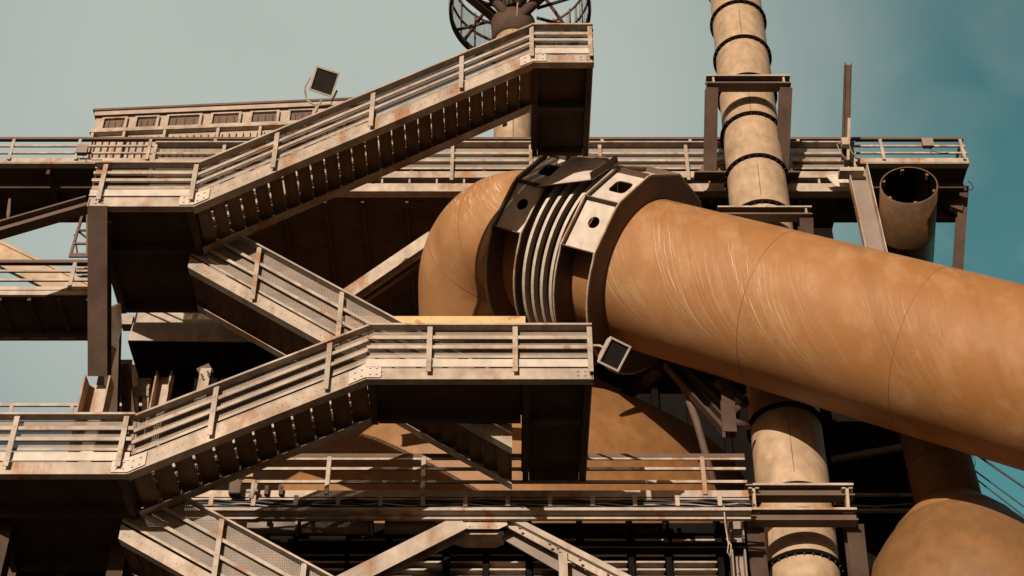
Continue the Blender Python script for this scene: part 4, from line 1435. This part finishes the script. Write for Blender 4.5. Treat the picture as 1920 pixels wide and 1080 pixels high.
mb = MB(); q = P(443, 918, Yc - .2); mb.box(q.x - .16, q.x + .12, q.y - .1, q.y + .1, q.z - .15, q.z + .22); mb.build("valve_body", 'brown', vv, .02)
mb = MB(); q = P(474, 922, Yc - .2); mb.tube([q + V((0, 0, -.2)), q + V((0, 0, .3))], .06, 10); mb.tube([q + V((-.15, 0, .02)), q + V((.12, 0, .02))], .045, 8); mb.tube([q + V((.06, 0, .02)), q + V((.06, 0, .22))], .035, 8); mb.build("spindle", 'rail', vv)
mb = MB(); q = P(462, 893, Yc + .3); mb.box(q.x - .4, q.x + .15, q.y, q.y + .12, q.z - .15, q.z + .18); mb.build("end_cleat", 'tan', vv)
for px, lab in ((500, "small dark stud left on the catwalk toe plate"), (527, "small dark stud right on the catwalk toe plate")):
    q = P(px, 922, Yc - .1); mb = MB(); mb.box(q.x - .045, q.x + .045, q.y - .06, q.y + .03, q.z - .1, q.z + .14); bolts(mb, [(q.x, q.y - .06, q.z + .05)], (0, -1, 0), .02, .02)
    tag(mb.build("stud", 'dark'), lab, "stud")

# ------------------------------------------------------------------ bottom: trusses, pipes, louvre wall
Yt = 31.5
tr = thing("truss_joint", "riveted gusset where the two big diagonal beams meet under the catwalk", "gusset", P(897, 990, Yt))
mb = MB(); mb.prism([P(848, 972, Yt - .12), P(945, 972, Yt - .12), P(952, 985, Yt - .12), P(935, 993, Yt - .12), P(862, 993, Yt - .12), P(850, 988, Yt - .12)], (0, -.03, 0))
bolts(mb, [P(x, y, Yt - .15) for x in (868, 880, 915, 930) for y in (978, 987)], (0, -1, 0), .025, .025); mb.build("gusset_face", 'tan', tr)
mb = MB(); mb.prism([P(850, 996, Yt), P(945, 996, Yt), P(930, 1002, Yt), P(870, 1002, Yt)], (0, .6, 0)); mb.build("gusset_foot", 'tan', tr)
brace("diagonal_beam", "broad tan diagonal beam falling left from the riveted gusset", "beam", P(868, 986, Yt), P(560, 1142, Yt), 0.42, 0.40, 'tan', (0, -1, 0), 'i', None, 0, .05, .03)
dg = thing("slotted_beam", "tan double angle beam with slots falling right from the riveted gusset", "beam", P(1050, 1040, Yt))
mb = MB(); mb.bar(P(938, 975, Yt), P(1230, 1130, Yt), .18, .05, (0, -1, 0)); mb.build("upper_angle", 'tan', dg)
mb = MB(); mb.bar(P(960, 974, Yt - .08), P(1240, 1118, Yt - .08), .14, .16, (0, -1, 0)); mb.build("outer_angle", 'tan', dg)
mb = MB(); mb.bar(P(945, 1000, Yt + .3), P(1160, 1125, Yt + .3), .30, .05, (0, -1, 0)); mb.build("inner_angle", 'grey', dg)
mb = MB()
for t in (.08, .30, .36, .52, .72):
    c = lerp(P(955, 980, Yt - .2), P(1215, 1118, Yt - .2), t)
    bolts(mb, [c], (0, -1, 0), .035, .05)
mb.build("bolt_head", 'brown', dg)
mb = MB(); mb.bar(P(1055, 1038, Yt - .02), P(1057, 1100, Yt - .02), .20, .16, (0, -1, 0)); mb.build("hanger_post", 'tan', dg)
Yq = 32.1
for xa, xb, lab in ((465, 560, "short grey pipe length, left of three under the catwalk"), (566, 700, "grey pipe length between the black hangers under the catwalk"), (722, 815, "grey pipe length ending left of the riveted gusset")):
    mb = MB(); a = P(xa, 989, Yq); b = P(xb, 989, Yq)
    mb.tube([V((a.x, Yq, a.z)), V((b.x, Yq, a.z))], .17, 20); mb.tube([V((b.x - .06, Yq, a.z)), V((b.x, Yq, a.z))], .21, 20)
    tag(mb.build("service_pipe", 'grey'), lab, "pipe")
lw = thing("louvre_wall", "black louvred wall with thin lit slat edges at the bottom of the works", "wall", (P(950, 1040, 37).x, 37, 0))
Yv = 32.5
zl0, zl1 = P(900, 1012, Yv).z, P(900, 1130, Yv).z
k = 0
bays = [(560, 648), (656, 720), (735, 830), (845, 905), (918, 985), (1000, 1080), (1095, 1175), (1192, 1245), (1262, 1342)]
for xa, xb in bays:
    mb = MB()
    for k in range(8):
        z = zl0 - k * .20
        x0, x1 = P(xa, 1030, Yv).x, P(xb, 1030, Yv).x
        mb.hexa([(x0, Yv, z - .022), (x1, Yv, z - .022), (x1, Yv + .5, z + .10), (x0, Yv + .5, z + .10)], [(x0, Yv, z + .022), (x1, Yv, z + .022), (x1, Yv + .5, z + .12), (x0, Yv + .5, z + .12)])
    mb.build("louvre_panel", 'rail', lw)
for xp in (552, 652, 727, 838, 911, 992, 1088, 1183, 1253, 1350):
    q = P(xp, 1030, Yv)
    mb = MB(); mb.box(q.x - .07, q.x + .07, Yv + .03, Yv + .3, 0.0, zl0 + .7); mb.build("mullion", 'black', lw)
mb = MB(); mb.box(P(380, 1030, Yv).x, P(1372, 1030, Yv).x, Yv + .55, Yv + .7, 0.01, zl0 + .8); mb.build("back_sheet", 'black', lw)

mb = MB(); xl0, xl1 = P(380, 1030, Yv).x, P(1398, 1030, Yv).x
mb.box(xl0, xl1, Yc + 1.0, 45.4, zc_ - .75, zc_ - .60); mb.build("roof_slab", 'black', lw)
uc = thing("shade_panel", "added black panel standing in for shade under the lowest landing", "wall", (P(200, 1060, 31.3).x, 31.3, 0))  # black panel added as painted shade below the landing
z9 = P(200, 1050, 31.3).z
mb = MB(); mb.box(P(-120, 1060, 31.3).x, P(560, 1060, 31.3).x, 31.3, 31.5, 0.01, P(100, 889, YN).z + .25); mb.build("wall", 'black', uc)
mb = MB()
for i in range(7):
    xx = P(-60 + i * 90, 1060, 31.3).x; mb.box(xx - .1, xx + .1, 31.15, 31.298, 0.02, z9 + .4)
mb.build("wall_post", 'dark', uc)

# black shell standing in for the shaded void, plus the dark side bay
sh = thing("void_backing", "black backing wall standing in for the shaded void behind the works", "building", (3, 46, 0))
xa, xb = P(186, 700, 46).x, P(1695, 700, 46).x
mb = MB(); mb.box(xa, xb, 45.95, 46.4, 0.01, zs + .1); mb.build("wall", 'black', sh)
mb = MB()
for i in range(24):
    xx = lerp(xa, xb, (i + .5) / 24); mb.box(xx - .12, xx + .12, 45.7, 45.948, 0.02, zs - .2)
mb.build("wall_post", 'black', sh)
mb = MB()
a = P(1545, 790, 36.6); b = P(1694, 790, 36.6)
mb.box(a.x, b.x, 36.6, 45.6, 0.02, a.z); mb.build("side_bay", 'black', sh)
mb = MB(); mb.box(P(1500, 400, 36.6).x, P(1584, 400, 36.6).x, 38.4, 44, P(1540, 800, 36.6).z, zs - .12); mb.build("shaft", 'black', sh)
brace("strut", "lit end of a strut left of the silo neck", "strut", P(1560, 862, 36.2), P(1690, 838, 36.2), .14, .14, 'grey', (0, 0, 1), 'b')
mb = MB(); z1 = P(1650, 932, 35.3); mb.bar(P(1560, 928, 35.4), P(1712, 928, 35.4), .10, .05); mb.bar(P(1560, 958, 35.4), P(1712, 958, 35.4), .12, .07); mb.tube([P(1560, 945, 35.3), P(1640, 950, 35.3), P(1712, 944, 35.3)], .02, 6)
tag(mb.build("pipe_rack", 'rail'), "thin dim rails running behind the lower guide frame to the silo neck", "rail")
brace("tower_column", "grey sunlit column with a cable loop left of the lower guide frame", "column", P(1378, 968, 32.4), P(1392, 1150, 32.4), .34, .3, 'grey', (0, -1, 0), 'c')
mb = MB(); mb.tube([P(1357, 946, 31.0), P(1360, 985, 31.2), P(1366, 1020, 31.3), P(1364, 1035, 31.3), P(1369, 1045, 31.3), P(1371, 1022, 31.3), P(1362, 1010, 31.3)], .016, 6)
tag(mb.build("cable_loop", 'rail'), "pale loose cable dangling left of the lower guide frame", "cable")

# ------------------------------------------------------------------ floodlights
fl = thing("floodlight", "dark square floodlight on a curved yoke above the top flight", "floodlight", P(600, 205, 28.9), "floodlights")
cF = P(608, 153, 28.9)
fdir = V((0.16, -0.80, -0.58)).normalized()
rx = Matrix.Rotation(R(-17), 3, fdir) @ V((1, 0, 0)); rx = (rx - fdir * rx.dot(fdir)).normalized(); ry = rx.cross(fdir)
if ry.z < 0: ry = -ry
def lampbox(root, c, fdir, rx, ry, w, h, d, shell, glass, rim):
    def q(a, b, t, k=1.0): return c + rx * a * w / 2 * k + ry * b * h / 2 * k - fdir * t
    cs = ((-1, -1), (1, -1), (1, 1), (-1, 1))
    mb = MB(); mb.hexa([q(a, b, .02) for a, b in cs], [q(a, b, d, .62) for a, b in cs]); mb.build("lamp_housing", shell, root)
    mb = MB()
    for (a0, b0), (a1, b1) in zip(cs, cs[1:] + cs[:1]):
        mb.hexa([q(a0, b0, -.03), q(a1, b1, -.03), q(a1, b1, -.03, .87), q(a0, b0, -.03, .87)], [q(a0, b0, .018), q(a1, b1, .018), q(a1, b1, .018, .87), q(a0, b0, .018, .87)])
    mb.build("rim", rim, root)
    mb = MB(); mb.hexa([q(a, b, .004, .865) for a, b in cs], [q(a, b, .016, .865) for a, b in cs]); mb.build("lamp_glass", glass, root)
lampbox(fl, cF, fdir, rx, ry, .66, .70, .38, 'brown', 'glass_dark', 'tan')
mb = MB()
mb.tube([cF - rx * .40 + ry * .02 - fdir * .1, cF - rx * .46 - ry * .3 - fdir * .1, cF - rx * .30 - ry * .62 - fdir * .1, cF - ry * .68 - fdir * .1, cF + rx * .34 - ry * .52 - fdir * .1, cF + rx * .40 - ry * .1 - fdir * .1], .03, 8)
mb.build("yoke", 'rail', fl)
mb = MB(); pb = P(590, 225, 28.75); mb.tube([cF - ry * .66 - fdir * .1, pb], .05, 10); mb.tube([P(603, 188, 28.9), P(588, 215, 28.8)], .03, 8); mb.build("lamp_post", 'rail', fl)

f2 = thing("floodlight", "pale boxy floodlight tilted down at the right end of the long middle landing", "floodlight", P(1118, 660, 26.95), "floodlights")
cG = P(1152, 664, 26.7)
fdir = V((0.22, -0.62, -0.75)).normalized()
rx = Matrix.Rotation(R(62), 3, fdir) @ V((1, 0, 0)); rx = (rx - fdir * rx.dot(fdir)).normalized(); ry = rx.cross(fdir)
lampbox(f2, cG, fdir, rx, ry, .62, .52, .42, 'cream', 'glass_dark', 'cream')
mb = MB(); mb.tube([P(1112, 648, 26.9), P(1124, 648, 26.85), cG - fdir * .3], .03, 8); mb.build("arm", 'rail', f2)
mb = MB(); c = cG - fdir * .45; mb.bar(c, c + V((0, 0, .22)), .10, .06, (0, -1, 0)); mb.build("hinge_lug", 'cream', f2)

# overhead wires, far right
for i, (a, b, la) in enumerate((((1820, 845), (2620, 1363), "thick overhead wire slanting down right just under the duct"), ((1800, 862), (2620, 1432), "upper of the two close overhead wires right of the silo neck"), ((1800, 875), (2620, 1474), "lower of the two close overhead wires right of the silo neck"))):
    mb = MB(); pa, pb = P(*a, 48), P(*b, 46)
    pp = [lerp(pa, pb, t / 12) - V((0, 0, .25 * math.sin(math.pi * t / 12))) for t in range(13)]
    mb.tube(pp, (.045, .03, .03)[i], 6)
    tag(mb.build("overhead_wire", 'cable'), la, "wire", "overhead wires")
